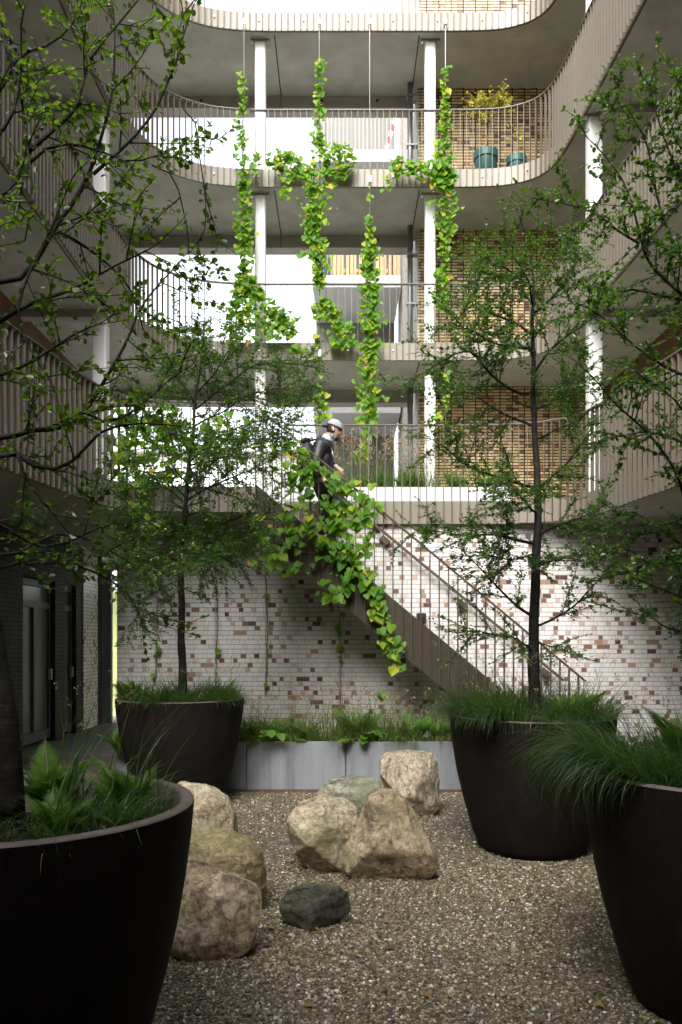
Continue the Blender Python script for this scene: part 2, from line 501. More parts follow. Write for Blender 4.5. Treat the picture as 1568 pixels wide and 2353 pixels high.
def slab(mb, path, z0, z1, rect):
    n = len(path)
    q = [outer(p, rect) for p in path]
    V = []
    for z in (z0, z1):
        V += [(p.x, p.y, z) for p in path] + [(p.x, p.y, z) for p in q]
    Fc = []
    for i in range(n-1):
        Fc.append((i, i+1, n+i+1, n+i)); Fc.append((2*n+i+1, 2*n+i, 3*n+i, 3*n+i+1))
        Fc.append((i+1, i, 2*n+i, 2*n+i+1)); Fc.append((n+i, n+i+1, 3*n+i+1, 3*n+i))
    Fc.append((0, n, 3*n, 2*n)); Fc.append((n-1, 3*n-1, 4*n-1, 2*n-1)[::-1])
    Fc[-1] = (n-1, 3*n-1, 4*n-1, 2*n-1)
    mb.add(V, Fc)

def normals(path):
    """unit normals to the left of the walking direction: into the court for these paths"""
    out = []
    for i in range(len(path)):
        t = path[min(i+1, len(path)-1)] - path[max(i-1, 0)]
        t.normalize()
        out.append(Vector((-t.y, t.x, 0)))
    return out

def band(mb, path, z0, z1, o0, o1, nrm=None):
    """wall-like strip following a path, between offsets o0 and o1 towards the court"""
    nrm = nrm or normals(path)
    n = len(path); V = []
    zz0 = z0 if callable(z0) else (lambda p: z0)
    zz1 = z1 if callable(z1) else (lambda p: z1)
    for p, k in zip(path, nrm):
        a, b = p + k*o0, p + k*o1
        V += [(a.x,a.y,zz0(p)), (b.x,b.y,zz0(p)), (b.x,b.y,zz1(p)), (a.x,a.y,zz1(p))]
    Fc = []
    for i in range(n-1):
        for k in range(4):
            Fc.append((i*4+k, i*4+(k+1)%4, (i+1)*4+(k+1)%4, (i+1)*4+k))
    Fc += [(3,2,1,0), tuple((n-1)*4+k for k in range(4))]
    mb.add(V, Fc)

def picket_mesh(h, name='picket', m='metal', thick=.009, deep=.05):
    b = MB(); b.box((-thick/2, 0, 0), (thick/2, deep, h))
    return b.mesh(name, M[m])

def balustrade(path, zf, label, fh=FH, mat='metal', start=0.0):
    """handrail and flat pickets that run down over the fascia"""
    pts = resample(path, .118); nr = normals(pts)
    mid = pts[len(pts)//2]
    root = empty('balustrade', (mid.x, mid.y, zf), label, 'balustrade', 'balustrades around the courtyard')
    hr = MB(); band(hr, path, zf+1.075, zf+1.09, -.005, .062)
    hr.build('handrail', M[mat], root)
    me = picket_mesh(1.075+fh+.012, m=mat)
    # the pickets the photograph shows largest are parts, the others one mass
    def score(p):
        d = max(p.y, .5); px = CX + p.x/d*F; py = HY - (zf+.4-CAM_H)/d*F
        return (0 if -60 < px < 1630 and -150 < py < 2400 else 100) + d
    order = sorted(range(len(pts)), key=lambda i: score(pts[i]))
    top = [i for i in order if score(pts[i]) < 100]
    # prefer those seen face on at the back, spread to 100
    top = sorted(top, key=lambda i: -abs(nr[i].y))[:100]
    rest = [i for i in range(len(pts)) if i not in set(top)]
    for i in top:
        k = nr[i]
        o = bpy.data.objects.new('picket', me); COL.objects.link(o); o.parent = root
        w = pts[i] + k*.006
        o.location = Vector((w.x, w.y, zf-fh-.012)) - Vector(root.location)
        o.rotation_euler = (0, 0, math.atan2(k.y, k.x) - math.pi/2)
    if rest:
        b = MB()
        for i in rest:
            k = nr[i]; t = Vector((k.y, -k.x, 0)); w = pts[i] + k*.006
            h = 1.075+fh+.012
            b.obox((w.x + k.x*.026, w.y + k.y*.026, zf-fh-.012+h/2), t, k, (.005, .026, h/2))
        props(b.build('picket_row', M[mat], root), kind='stuff')
    return root

RECT = (-5.7, 5.7, -2.6, 16.95)
labels_w = {2: 'second upper walkway, concrete soffit and curved beige fascia above the standing man',
            3: 'third walkway, curved concrete slab with two green plant pots on it',
            4: 'topmost curved walkway with the steel cable brackets on its fascia',
            1: 'lowest walkway, beige fascia above the white brick wall'}
labels_b = {2: 'beige picket balustrade of the walkway just above the man on the stairs',
            3: 'beige picket balustrade in front of the two green plant pots',
            4: 'highest picket balustrade, cut off by the top of the picture'}
def walkway(level, zf, paths):
    root = empty('walkway', (0, 14.9 if level > 1 else 11.43, zf), labels_w[level], 'walkway', 'walkways around the courtyard')
    for path in paths:
        fa = MB(); band(fa, path, zf-FH, zf+.012, -.02, .004)
        fa.build('fascia', M['fascia'], root)
        # thin dark drip edge recessed under the fascia
        dr = MB(); band(dr, path, zf-FH+.004, zf-FH+.05, -.05, -.0205)
        dr.build('drip_edge', M['stairmetal'], root)
    return root
def slab_between(root, paths, zf):
    mb = MB()
    for path in paths:
        inner = [p - k*.0505 for p, k in zip(path, normals(path))]
        slab(mb, inner, zf-FH+.006, zf-.004, RECT)
    mb.build('floor_slab', M['concrete'], root)

for lv, zf in ((2, Z2), (3, Z3), (4, Z4)):
    w = walkway(lv, zf, [PU]); slab_between(w, [PU], zf)
    b = MB(); b.box((-5.7, 16.70, zf-FH-.22), (1.50, 16.94, zf-FH+.002)); b.box((-5.7, 16.66, zf-FH-.27), (1.50, 16.97, zf-FH-.222))
    b.build('edge_beam', M['slab'], w)
    for x in (-1.24, 1.46):
        j = MB(); j.box((x-.010, 15.02, zf-FH-.0005), (x+.010, 16.68, zf-FH+.004)); j.build('joint', M['joint'], w)
    j = MB(); j.box((-1.246, 16.645, zf-FH-.27), (-1.234, 16.659, zf-FH)); j.build('joint', M['joint'], w)
    # drill marks in the edge beam
    for x in (-4.0, -2.9, -1.75, -.4, .75):
        k = MB(); k.tube([(x, 16.69, zf-FH-.09), (x, 16.701, zf-FH-.09)], .03, 10); k.build('cover_cap', M['joint'], w)
    for x in (4.1, -3.85):
        s = 1 if x > 0 else -1
        br = MB(); br.box((min(x, s*5.4), 12.62, zf-FH-.115), (max(x, s*5.4), 12.80, zf-FH+.001)); br.build('cross_beam', M['slab'], w)
    balustrade(PU, zf, labels_b[lv])
    # small bolts on the fascia
    pts = resample(PU, .118); nr = normals(pts)
    for i in range(4, len(pts), 7):
        if nr[i].y < -.4:
            bo = MB(); p = (pts[i]+pts[i+1])/2
            bo.tube([(p.x+nr[i].x*.003, p.y+nr[i].y*.003, zf-.13), (p.x+nr[i].x*.03, p.y+nr[i].y*.03, zf-.13)], .014, 8)
            bo.build('bolt', M['steel'], w)

w1 = walkway(1, Z1, [PR, PL])
mb = MB()
full1 = PR + [Vector((-.85, 11.43, 0)), Vector((-1.10, 11.40, 0)), Vector((-1.10, 10.9, 0))] + PL
inner = [p - k*.0505 for p, k in zip(full1, normals(full1))]
slab(mb, inner, Z1-FH+.006, Z1-.004, RECT); mb.build('floor_slab', M['concrete'], w1)
b = MB(); b.box((-5.7, 16.70, Z1-.5), (1.5, 16.94, Z1-FH)); b.build('edge_beam', M['slab'], w1)
for i, p in enumerate(resample(PR, .8)):
    if p.y > 8:
        bo = MB(); n = Vector((0, -1, 0)) if p.y > 11.2 else Vector((-.8, -.6, 0))
        q = p + n*.004
        bo.tube([(q.x, q.y, Z1-.14), (q.x+n.x*.03, q.y+n.y*.03, Z1-.14)], .014, 8); bo.build('bolt', M['steel'], w1)
balustrade(PR, Z1, 'balustrade of the lowest walkway, right of the man, in front of the white planter')
balustrade(PL, Z1, 'vine covered balustrade of the lowest walkway on the left')

# ------------------------------------------------------------------ columns
def column(x, y, z0, z1, label, r=.10):
    root = empty('column', (x, y, z0), label, 'column', 'white steel columns')
    b = MB(); b.box((x-r, y-r, z0), (x+r, y+r, z1-.02)); b.build('shaft', M['white'], root, bevel=.028, seg=3)
    pl = MB(); pl.box((x-.18, y-.11, z1-.02), (x+.18, y+.11, z1-.001)); pl.build('top_plate', M['slab'], root)
    for s in (-.15, .15):
        bo = MB(); bo.tube([(x+s, y-.115, z1-.045), (x+s, y-.07, z1-.045)], .02, 8); bo.build('bolt', M['steel'], root)
zs = [(Z1, Z2), (Z2, Z3), (Z3, Z4)]
names = ['on the lowest walkway', 'on the second walkway', 'on the third walkway']
for (za, zb), nm in zip(zs, names):
    column(-1.52, 15.22, za-.003, zb-FH, 'left of the two middle white columns ' + nm)
    column(1.68, 15.22, za-.003, zb-FH, 'right of the two middle white columns ' + nm)
    column(4.07, 12.95, za-.003, zb-FH, 'white column by the right hand balustrade ' + nm, .11)
    column(-3.80, 12.75, za-.003, zb-FH, 'white column behind the left hand tree ' + nm, .11)

# ------------------------------------------------------------------ walls
def thingmesh(name, mb, mats, label, cat, group=None, bevel=0, kind=None, smooth=False):
    o = mb.build(name, mats, None, smooth, bevel)
    return props(o, label, cat, group, kind)
b = MB(); b.box((-3.20, 11.50, -.05), (5.7, 11.85, Z1-FH+.003))
thingmesh('brick_wall', b, M['whitebrick'], 'white glazed brick wall with scattered brown bricks behind the stairs', 'wall')
M['palereturn'] = m_brick('pale_brick_return', 1, .062, .25, .5, [(0,(.50,.47,.42)),(.6,(.56,.53,.48)),(.9,(.36,.30,.25))], [(0,(.50,.47,.42)),(.6,(.56,.53,.48)),(.9,(.36,.30,.25))], (.25,.23,.21), .012, .004, .012, False, .6, .5)
# tan brick blocks at each storey on the right, one wall running up behind the walkways
b = MB(); b.box((1.56, 16.45, 0), (1.585, 22.0, 20.0)); b2 = MB(); b2.box((1.585, 16.45, 0), (5.9, 22.0, 20.0))
root = empty('brick_building', (3.5, 16.45, 0), 'yellow brick building with brown bricks behind the walkways on the right', 'building')
b2.build('wall', M['tanbrick'], root); b.build('wall_return', M['palereturn'], root)
# drain pipe
root = empty('drain_pipe', (1.40, 16.3, 0), 'grey drain pipe running up beside the yellow brick corner', 'pipe')
for za, zb in ((Z1, Z2), (Z2, Z3), (Z3, Z4)):
    p = MB(); p.tube([(1.40, 16.32, za), (1.40, 16.32, zb-FH)], .055, 12); p.build('pipe', M['pipe'], root, True)
    for zz in (za+1.3, za+2.3):
        c = MB(); c.box((1.33, 16.25, zz), (1.56, 16.40, zz+.03)); c.build('clamp', M['pipe'], root)
# side and front walls
b = MB(); b.box((5.42, -2.6, Z1), (5.68, 16.44, 22.0)); thingmesh('board_wall', b, M['siding'], 'brown board wall behind the right hand walkways', 'wall')  # top raised out of view to dim the left galleries
b = MB(); b.box((-5.3, -2.6, Z1), (-5.05, 16.6, 16.8)); thingmesh('board_wall', b, M['siding'], 'brown board wall behind the left hand walkways', 'wall')
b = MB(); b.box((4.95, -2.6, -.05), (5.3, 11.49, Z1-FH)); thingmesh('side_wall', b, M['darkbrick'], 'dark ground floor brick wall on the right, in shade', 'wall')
root = empty('unseen_front_block', (0, -2.8, 0), 'unseen dark building and walkway added behind and over the viewer to shape the light in the court', 'building')  # unseen mass added behind the camera, its heights set for the court's light
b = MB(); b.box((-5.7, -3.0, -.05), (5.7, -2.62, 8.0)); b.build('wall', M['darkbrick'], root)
b = MB(); b.box((.6, -3.0, 8.003), (5.7, -2.62, 15.0)); b.build('shade_wing', M['darkbrick'], root)  # unseen wing added to cut front light on the left galleries and right wall
for z in (Z1,):  # unseen slab and parapet added to darken the foreground
    b = MB(); b.box((-5.04, -2.61, z-FH), (5.41, 0.3, z)); b.build('floor_slab', M['concrete'], root)
    b = MB(); b.box((-4.0, .305, z-FH), (4.0, .32, z+1.05)); b.build('parapet', M['fascia'], root)

# ------------------------------------------------------------------ stairs
SL = .835
ST_X0, ST_F, ST_B = -1.10, 10.36, 11.40
def rail_z(x): return 4.66 - SL*(x + 1.10)
root = empty('staircase', (1.0, 10.9, 0), 'brown metal staircase running down to the right in front of the white brick wall', 'staircase')
sx0, sx1 = -1.10, 3.28
def sheet(mb, y0, y1, lo, up, x0, x1, zmin=0.0):
    n = 40; xs_ = [x0 + (x1-x0)*i/n for i in range(n+1)]
    V = []
    for x in xs_:
        a = max(rail_z(x)-lo, zmin); c = max(rail_z(x)-up, zmin+.01)
        V += [(x,y0,a),(x,y1,a),(x,y1,c),(x,y0,c)]
    Fc = []
    for i in range(n):
        for k in range(4): Fc.append((i*4+k, i*4+(k+1)%4, (i+1)*4+(k+1)%4, (i+1)*4+k))
    Fc += [(3,2,1,0), (n*4, n*4+1, n*4+2, n*4+3)]
    mb.add(V, Fc)
b = MB(); sheet(b, ST_F, ST_F+.02, 1.62, 1.0, sx0, sx1); b.build('stringer', M['stairmetal'], root)
b = MB(); sheet(b, ST_B-.06, ST_B-.04, 1.40, 1.02, sx0, sx1); b.build('stringer', M['stairmetal'], root)
nst = 20
rise, run = Z1/nst, Z1/nst/SL
for i in range(1, nst):
    z = Z1 - rise*i; x = -1.10 + run*(i-1)
    t = MB(); t.box((x, ST_F+.022, z-.05), (x+run+.02, ST_B-.062, z)); t.build('tread', M['slab'], root)
b = MB()
xs_ = [-1.02, 3.13]
for y in (ST_F-.03,):
    V = []
    b.obox(((xs_[0]+xs_[1])/2, y, (rail_z(xs_[0])+rail_z(xs_[1]))/2), (xs_[1]-xs_[0], 0, rail_z(xs_[1])-rail_z(xs_[0])), (0,1,0), (math.hypot(xs_[1]-xs_[0], rail_z(xs_[1])-rail_z(xs_[0]))/2, .03, .010))
b.build('handrail', M['stairbar'], root)
x = -1.0
while x < 3.15:
    zt, zb = rail_z(x)-.012, max(rail_z(x)-1.63, .0)
    p = MB(); p.box((x-.006, ST_F-.055, zb), (x+.006, ST_F-.003, zt)); p.build('picket', M['stairbar'], root)
    x += .119
for bx in (-.05, 1.25, 1.62):
    bo = MB(); z = rail_z(bx)-1.30
    bo.tube([(bx, ST_F-.003, z), (bx, ST_F-.035, z)], .016, 8); bo.build('bolt', M['steel'], root)
# handrail on the wall
hz = lambda x: 3.10 - .825*(x - .70)
root = empty('wall_handrail', (1.6, 11.42, 2.4), 'flat handrail fixed to the white brick wall along the stairs', 'handrail')
b = MB(); x0, x1 = -.3, 3.15
b.obox(((x0+x1)/2, 11.40, (hz(x0)+hz(x1))/2), (x1-x0, 0, hz(x1)-hz(x0)), (0,1,0), (math.hypot(x1-x0, hz(x1)-hz(x0))/2, .02, .018))
b.build('rail', M['stairbar'], root)
for bx in (.62, 1.72, 2.9):
    b = MB(); b.obox((bx, 11.45, hz(bx)-.10), (1, 0, -.8), (0,1,0), (.07, .05, .045)); b.build('bracket', M['stairbar'], root, bevel=.01)
# lamp on the wall
root = empty('wall_lamp', (1.13, 11.45, 1.95), 'small black box lamp on the white brick wall behind the stairs', 'lamp')
b = MB(); c = P(968, 1421, 11.45); b.box((c.x-.065, 11.38, c.z-.075), (c.x+.065, 11.50, c.z+.075)); b.build('housing', M['dark'], root, bevel=.008)
b = MB(); b.box((c.x-.048, 11.374, c.z-.055), (c.x+.048, 11.379, c.z+.02)); b.build('lens', m_plain('lamp_glass', (.03,.03,.03), .1, 0), root)

# ------------------------------------------------------------------ left ground floor: doors under the walkway
XW = -4.72
root = empty('side_wall', (XW, 8, 0), 'dark brick ground floor wall with glazed doors under the left walkway', 'wall')
ops = [(11.95, 13.3), (13.75, 14.35)]
segs, y = [], -2.6
b = MB()
for a, c in ops:
    b.box((XW-.35, y, -.05), (XW, a, Z1-FH)); b.box((XW-.35, a, 2.62), (XW, c, Z1-FH)); y = c
b.box((XW-.35, y, -.05), (XW, 15.9, Z1-FH))
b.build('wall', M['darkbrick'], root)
b = MB(); b.box((XW-.70, 11.8, -.05), (XW-.36, 14.5, 2.7)); b.build('light_block', M['dark'], root)  # black block added behind the doors to stop light leaking in
b = MB(); b.box((XW+.0005, 14.7, .0), (XW+.02, 15.55, Z1-FH)); b.build('brick_pier', M['whitebrick_y'], root)
M['frame'] = m_plain('grey_door_frame', (.085,.08,.072), .5, .05)
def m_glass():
    t = NT('green_lit_pane')
    t.color(t.ramp(t.noise(.7, 3), [(.3, (.09,.12,.07)), (.7, (.14,.175,.10))])); t.b.inputs['Roughness'].default_value = .25  # light seen in the panes put into an opaque pale green
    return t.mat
M['litpane'] = m_glass()
for a, c in ops:
    d = MB()
    d.box((XW-.16, a, .05), (XW-.08, a+.06, 2.60)); d.box((XW-.16, c-.06, .05), (XW-.08, c, 2.60))
    d.box((XW-.16, a+.06, 2.50), (XW-.08, c-.06, 2.60)); d.box((XW-.16, a+.06, .05), (XW-.08, c-.06, .2)); d.box((XW-.16, a+.06, 2.16), (XW-.08, c-.06, 2.26))
    if c-a > 1: d.box((XW-.16, (a+c)/2-.05, .2), (XW-.08, (a+c)/2+.05, 2.16))
    fr = d.build('door', M['frame'], root)
    gl = MB(); gl.box((XW-.13, a+.06, .2), (XW-.12, c-.06, 2.16)); gl.box((XW-.13, a+.06, 2.26), (XW-.12, c-.06, 2.5)); gl.build('pane', M['litpane'], fr)
    hb = MB(); hb.box((XW-.08, c-.10, 1.0), (XW-.03, c-.05, 1.18)); hb.build('handle', M['steel'], fr)
# dark door panel at the end of the passage and the yellow-green wall beyond it
b = MB(); b.box((-4.88, 16.0, 0), (-4.57, 16.12, 3.2))
thingmesh('passage_door', b, m_plain('blue_grey_panel', (.13,.14,.155), .5, .08, 2), 'grey blue door panel at the end of the passage left of the white wall', 'door')
b = MB(); b.box((-6.5, 17.6, -.05), (-3.0, 17.75, 2.72))
thingmesh('garden_wall', b, m_plain('lime_plaster', (.50,.54,.22), .8, .06, 1), 'lime green wall seen through the slit beside the white wall', 'wall')

# ------------------------------------------------------------------ neighbour across the gap at the back
M['render'] = m_plain('pale_render', (.50,.50,.49), .8, .05, 1.5, .1)
M['shadedrender'] = m_plain('shaded_render', (.17,.167,.155), .85, .06, 1.2, .1)  # darker render copy, shade behind the balconies put into the colour
root = empty('apartment_building', (1.6, 22.5, 0), 'pale apartment block with stacked balconies seen through the gap behind the walkways', 'building')
wl = MB(); wl.box((-.70, 22.6, 0), (1.50, 23.6, 16.9)); wl.build('wall', M['shadedrender'], root)
for zb, hh in ((4.25, .25), (7.38, .62), (10.55, .30), (13.72, .30)):
    s = MB(); s.box((-.70, 20.3, zb), (1.50, 22.59, zb+hh)); s.build('balcony_slab', M['render'], root)
    r = MB(); r.box((-.68, 20.31, zb+hh+.98), (1.48, 20.36, zb+hh+1.02))
    rl = r.build('balcony_rail', M['pipe'], root)
    for k in range(22):
        x = -.64 + k*.1
        q = MB(); q.box((x-.006, 20.325, zb+hh), (x+.006, 20.345, zb+hh+.98)); q.build('baluster', M['pipe'], rl)
p = MB(); p.box((-.70, 20.32, 10.55-2.85), (-.60, 22.5, 10.54)); p.box((-.70, 20.32, 13.71-2.85), (-.60, 22.5, 13.71))
# low grey block left of it
root = empty('white_house', (-6, 30, 0), 'white house across the street seen through the lowest gap on the left', 'building')
b = MB(); b.box((-12, 30, 0), (-1.5, 34, 8.6)); b.build('wall', M['white'], root)
for k, x in enumerate((-10.4, -8.2, -6.0, -3.9)):
    w = MB(); w.box((x, 29.95, 5.3), (x+1.3, 29.999, 6.6)); w.build('window', m_plain('window_grey', (.30,.30,.27), .3) if k == 0 else bpy.data.materials['window_grey'], root)
b = MB(); b.box((-12.2, 29.6, 8.6), (-1.3, 34, 8.85)); b.build('roof', M['render'], root)
# wooden fence and blue roll on the balcony
fz = 10.85
root = empty('wooden_fence', (.6, 20.6, fz), 'pine board fence standing on the neighbour balcony', 'fence')
for k in range(16):
    x = -.22 + k*.108 + (.03 if k in (3, 6, 10, 13) else 0)
    q = MB(); q.box((x, 20.55, fz), (x+(.07 if k in (2, 5, 9, 12) else .10), 20.575, fz+1.15)); q.build('board', M['fence'], root)
for z in (.2, .85):
    q = MB(); q.box((-.25, 20.58, fz+z), (1.5, 20.62, fz+z+.09)); q.build('batten', M['fence'], root)
q = MB(); q.tube([(-.42, 20.6, fz), (-.42, 20.6, fz+1.1)], .14, 16)
thingmesh('rolled_mat', q, m_plain('blue_grey_mat', (.16,.19,.25), .6, .2, 9), 'blue grey roll standing beside the pine fence', 'mat', smooth=True)
# red and white barrier boards on the balcony above
M['red'] = m_plain('red_paint', (.55,.04,.04), .5)
def stripes():
    t = NT('red_white_stripes')
    sep = t.n('ShaderNodeSeparateXYZ'); t.l(t.coord(), sep.inputs[0])
    f = t.math('FRACT', t.math('MULTIPLY', t.math('ADD', sep.outputs[0], sep.outputs[2]), 2.4))
    t.color(t.mix(t.math('GREATER_THAN', f, .5), (.75,.75,.73), (.55,.04,.04))); return t.mat
M['stripes'] = stripes()
q = MB(); q.obox(P(903, 292, 20.7), (.30, 0, 1), (0,1,0), (.62, .02, .05))
thingmesh('barrier_board', q, M['stripes'], 'red and white striped board leaning by the yellow brick corner', 'barrier')
q = MB(); a = P(872, 337, 20.8); q.box((a.x-.28, 20.78, 14.02), (a.x+.28, 20.82, 14.16))
thingmesh('barrier_board', q, M['stripes'], 'low red striped board lying on the topmost neighbour balcony', 'barrier')

# ------------------------------------------------------------------ concrete planters
def planter(name, x0, x1, y0, y1, z0, z1, label, joints=(), mat='planter'):
    root = empty(name, ((x0+x1)/2, (y0+y1)/2, z0), label, 'planter')
    xs_ = [x0] + list(joints) + [x1]
    for a, c in zip(xs_[:-1], xs_[1:]):
        b = MB(); b.box((a+.004, y0, z0), (c-.004, y0+.05, z1)); b.build('front_panel', M[mat], root, bevel=.006)
    b = MB(); b.box((x0, y1-.05, z0), (x1, y1, z1)); b.box((x0, y0+.051, z0), (x0+.05, y1-.051, z1)); b.box((x1-.05, y0+.051, z0), (x1, y1-.051, z1))
    b.build('side_panel', M[mat], root)
    b = MB(); b.box((x0+.051, y0+.052, z1-.12), (x1-.051, y1-.052, z1-.06)); b.build('soil', M['soil'], root)
    return root
p_ = planter('concrete_planter', -2.45, 2.9, 8.75, 9.75, .0, .545, 'long pale concrete planter in front of the white brick wall', (-1.03, .052, 1.6))
b = MB(); b.box((-2.45, 8.72, 0), (2.9, 8.748, .03)); b.build('base_strip', m_plain('rusty_strip', (.12,.075,.05), .8, .3, 8), p_)
planter('balcony_planter', -1.25, 2.56, 12.2, 12.9, Z1-.004, 3.97, 'white planter with grasses on the lowest walkway behind the pickets', (.0, 1.2), 'whiteplanter')

# ------------------------------------------------------------------ big pots
PROF = [(.40,0),(.435,.06),(.475,.17),(.512,.30),(.553,.45),(.588,.60),(.616,.77),(.636,.92),(.646,1.03),(.647,1.052)]
def pot(x, y, label):
    root = empty('tree_pot', (x, y, 0), label, 'pot', 'big dark pots')
    b = MB(); b.lathe([(.0,.004)]+PROF, (x, y, 0), 72); b.build('body', M['pot'], root, True)
    b = MB(); b.lathe([(.647,1.052),(.643,1.060),(.605,1.060),(.599,1.054),(.590,.92),(.57,.80)], (x, y, 0), 72); b.build('rim', M['potrim'], root, True)
    b = MB(); b.lathe([(.588,.905),(.4,.935),(.2,.955),(.0,.96)], (x, y, 0), 48); b.build('soil', M['soil'], root, True)
    return root
POTS = {'bl': (-1.64, 8.22), 'br': (1.515, 6.40), 'fl': (-1.19, 2.92), 'fr': (1.765, 3.66)}
pot(*POTS['bl'], 'dark pot farthest back on the left, in front of the white brick wall')
pot(*POTS['br'], 'dark pot at the foot of the stairs, right of the cube shaped boulder')
pot(*POTS['fl'], 'nearest dark pot, cut off by the left edge, with its rim seen from above')
pot(*POTS['fr'], 'dark pot cut off by the right edge with long grass spilling over')

# green plant pots on the third walkway
M['greenpot'] = m_plain('green_plastic', (.03,.095,.085), .45, .05)
def plant_pot(x, y, z, r, h, label):
    root = empty('plant_pot', (x, y, z), label, 'plant pot', 'green pots on the third walkway')
    b = MB(); b.lathe([(0,.002),(r*.74,.002),(r*.92,h*.80)], (x,y,z), 32); b.build('body', M['greenpot'], root, True)
    b = MB(); b.lathe([(r*.92,h*.80),(r*1.02,h*.80),(r*1.04,h),(r*.94,h),(r*.9,h*.86),(0,h*.86)], (x,y,z), 32); b.build('rim', M['greenpot'], root)
plant_pot(2.79, 15.5, Z3, .235, .67, 'larger green plastic pot holding a small yellow leaved tree')
plant_pot(3.40, 15.6, Z3, .19, .64, 'smaller green plastic pot right of the one with the little tree')

# ------------------------------------------------------------------ boulders
def m_rock(name, c0, c1, c2, moss=None, stretch=(1,1,1), bands=False, bs=.6):
    t = NT(name)
    v = t.scaled(t.coord(), stretch)
    n1 = t.noise(5.5, 8, .68, v, dist=.6); n2 = t.noise(34, 6, .7); n3 = t.noise(2.1, 5, .6)
    c = t.ramp(n1, [(.32, c0), (.5, c1), (.66, c2)])
    if bands:
        sep = t.n('ShaderNodeSeparateXYZ'); t.l(t.coord(), sep.inputs[0])
        w = t.math('SINE', t.math('MULTIPLY_ADD', sep.outputs[2], 90.0, t.math('MULTIPLY', n3, 26.0)))
        c = t.mix(t.math('MULTIPLY_ADD', w, .4, .4), c, c0)
    n4 = t.noise(13, 7, .72, v, dist=1.2)
    c = t.mix(.9, c, t.ramp(n2, [(.34, (.38,.35,.33)), (.5, (.95,.95,.95)), (.66, (1.4,1.36,1.3))]), 'MULTIPLY')
    c = t.mix(.85, c, t.ramp(n4, [(.36, (.30,.27,.25)), (.47, (.9,.88,.85)), (.62, (1.3,1.26,1.2))]), 'MULTIPLY')
    vo = t.n('ShaderNodeTexVoronoi'); vo.feature = 'DISTANCE_TO_EDGE'; vo.inputs['Scale'].default_value = 4.5
    dv = t.n('ShaderNodeVectorMath', operation='ADD'); t.l(v, dv.inputs[0])
    nz = t.n('ShaderNodeTexNoise'); nz.inputs['Scale'].default_value = 4; t.l(v, nz.inputs['Vector']); 
    sc = t.n('ShaderNodeVectorMath', operation='SCALE'); sc.inputs['Scale'].default_value = .5; t.l(nz.outputs['Color'], sc.inputs[0])
    t.l(sc.outputs[0], dv.inputs[1]); t.l(dv.outputs[0], vo.inputs['Vector'])
    crack = t.ramp(vo.outputs['Distance'], [(0, (.30,.28,.26)), (.022, (1,1,1))])
    c = t.mix(t.ramp(n3, [(.5, (0,0,0)), (.62, (.9,.9,.9))]), c, t.mix(1.0, c, crack, 'MULTIPLY'))
    if moss:
        m = t.ramp(t.noise(3.2, 6, .7), [(.42, (0,0,0)), (.62, (.75,.75,.75))])
        c = t.mix(m, c, moss)
    t.color(c)
    t.b.inputs['Roughness'].default_value = .8
    t.bump(t.math('ADD', t.math('MULTIPLY', n2, .4), t.math('ADD', n1, n4)), bs, .03)
    return t.mat

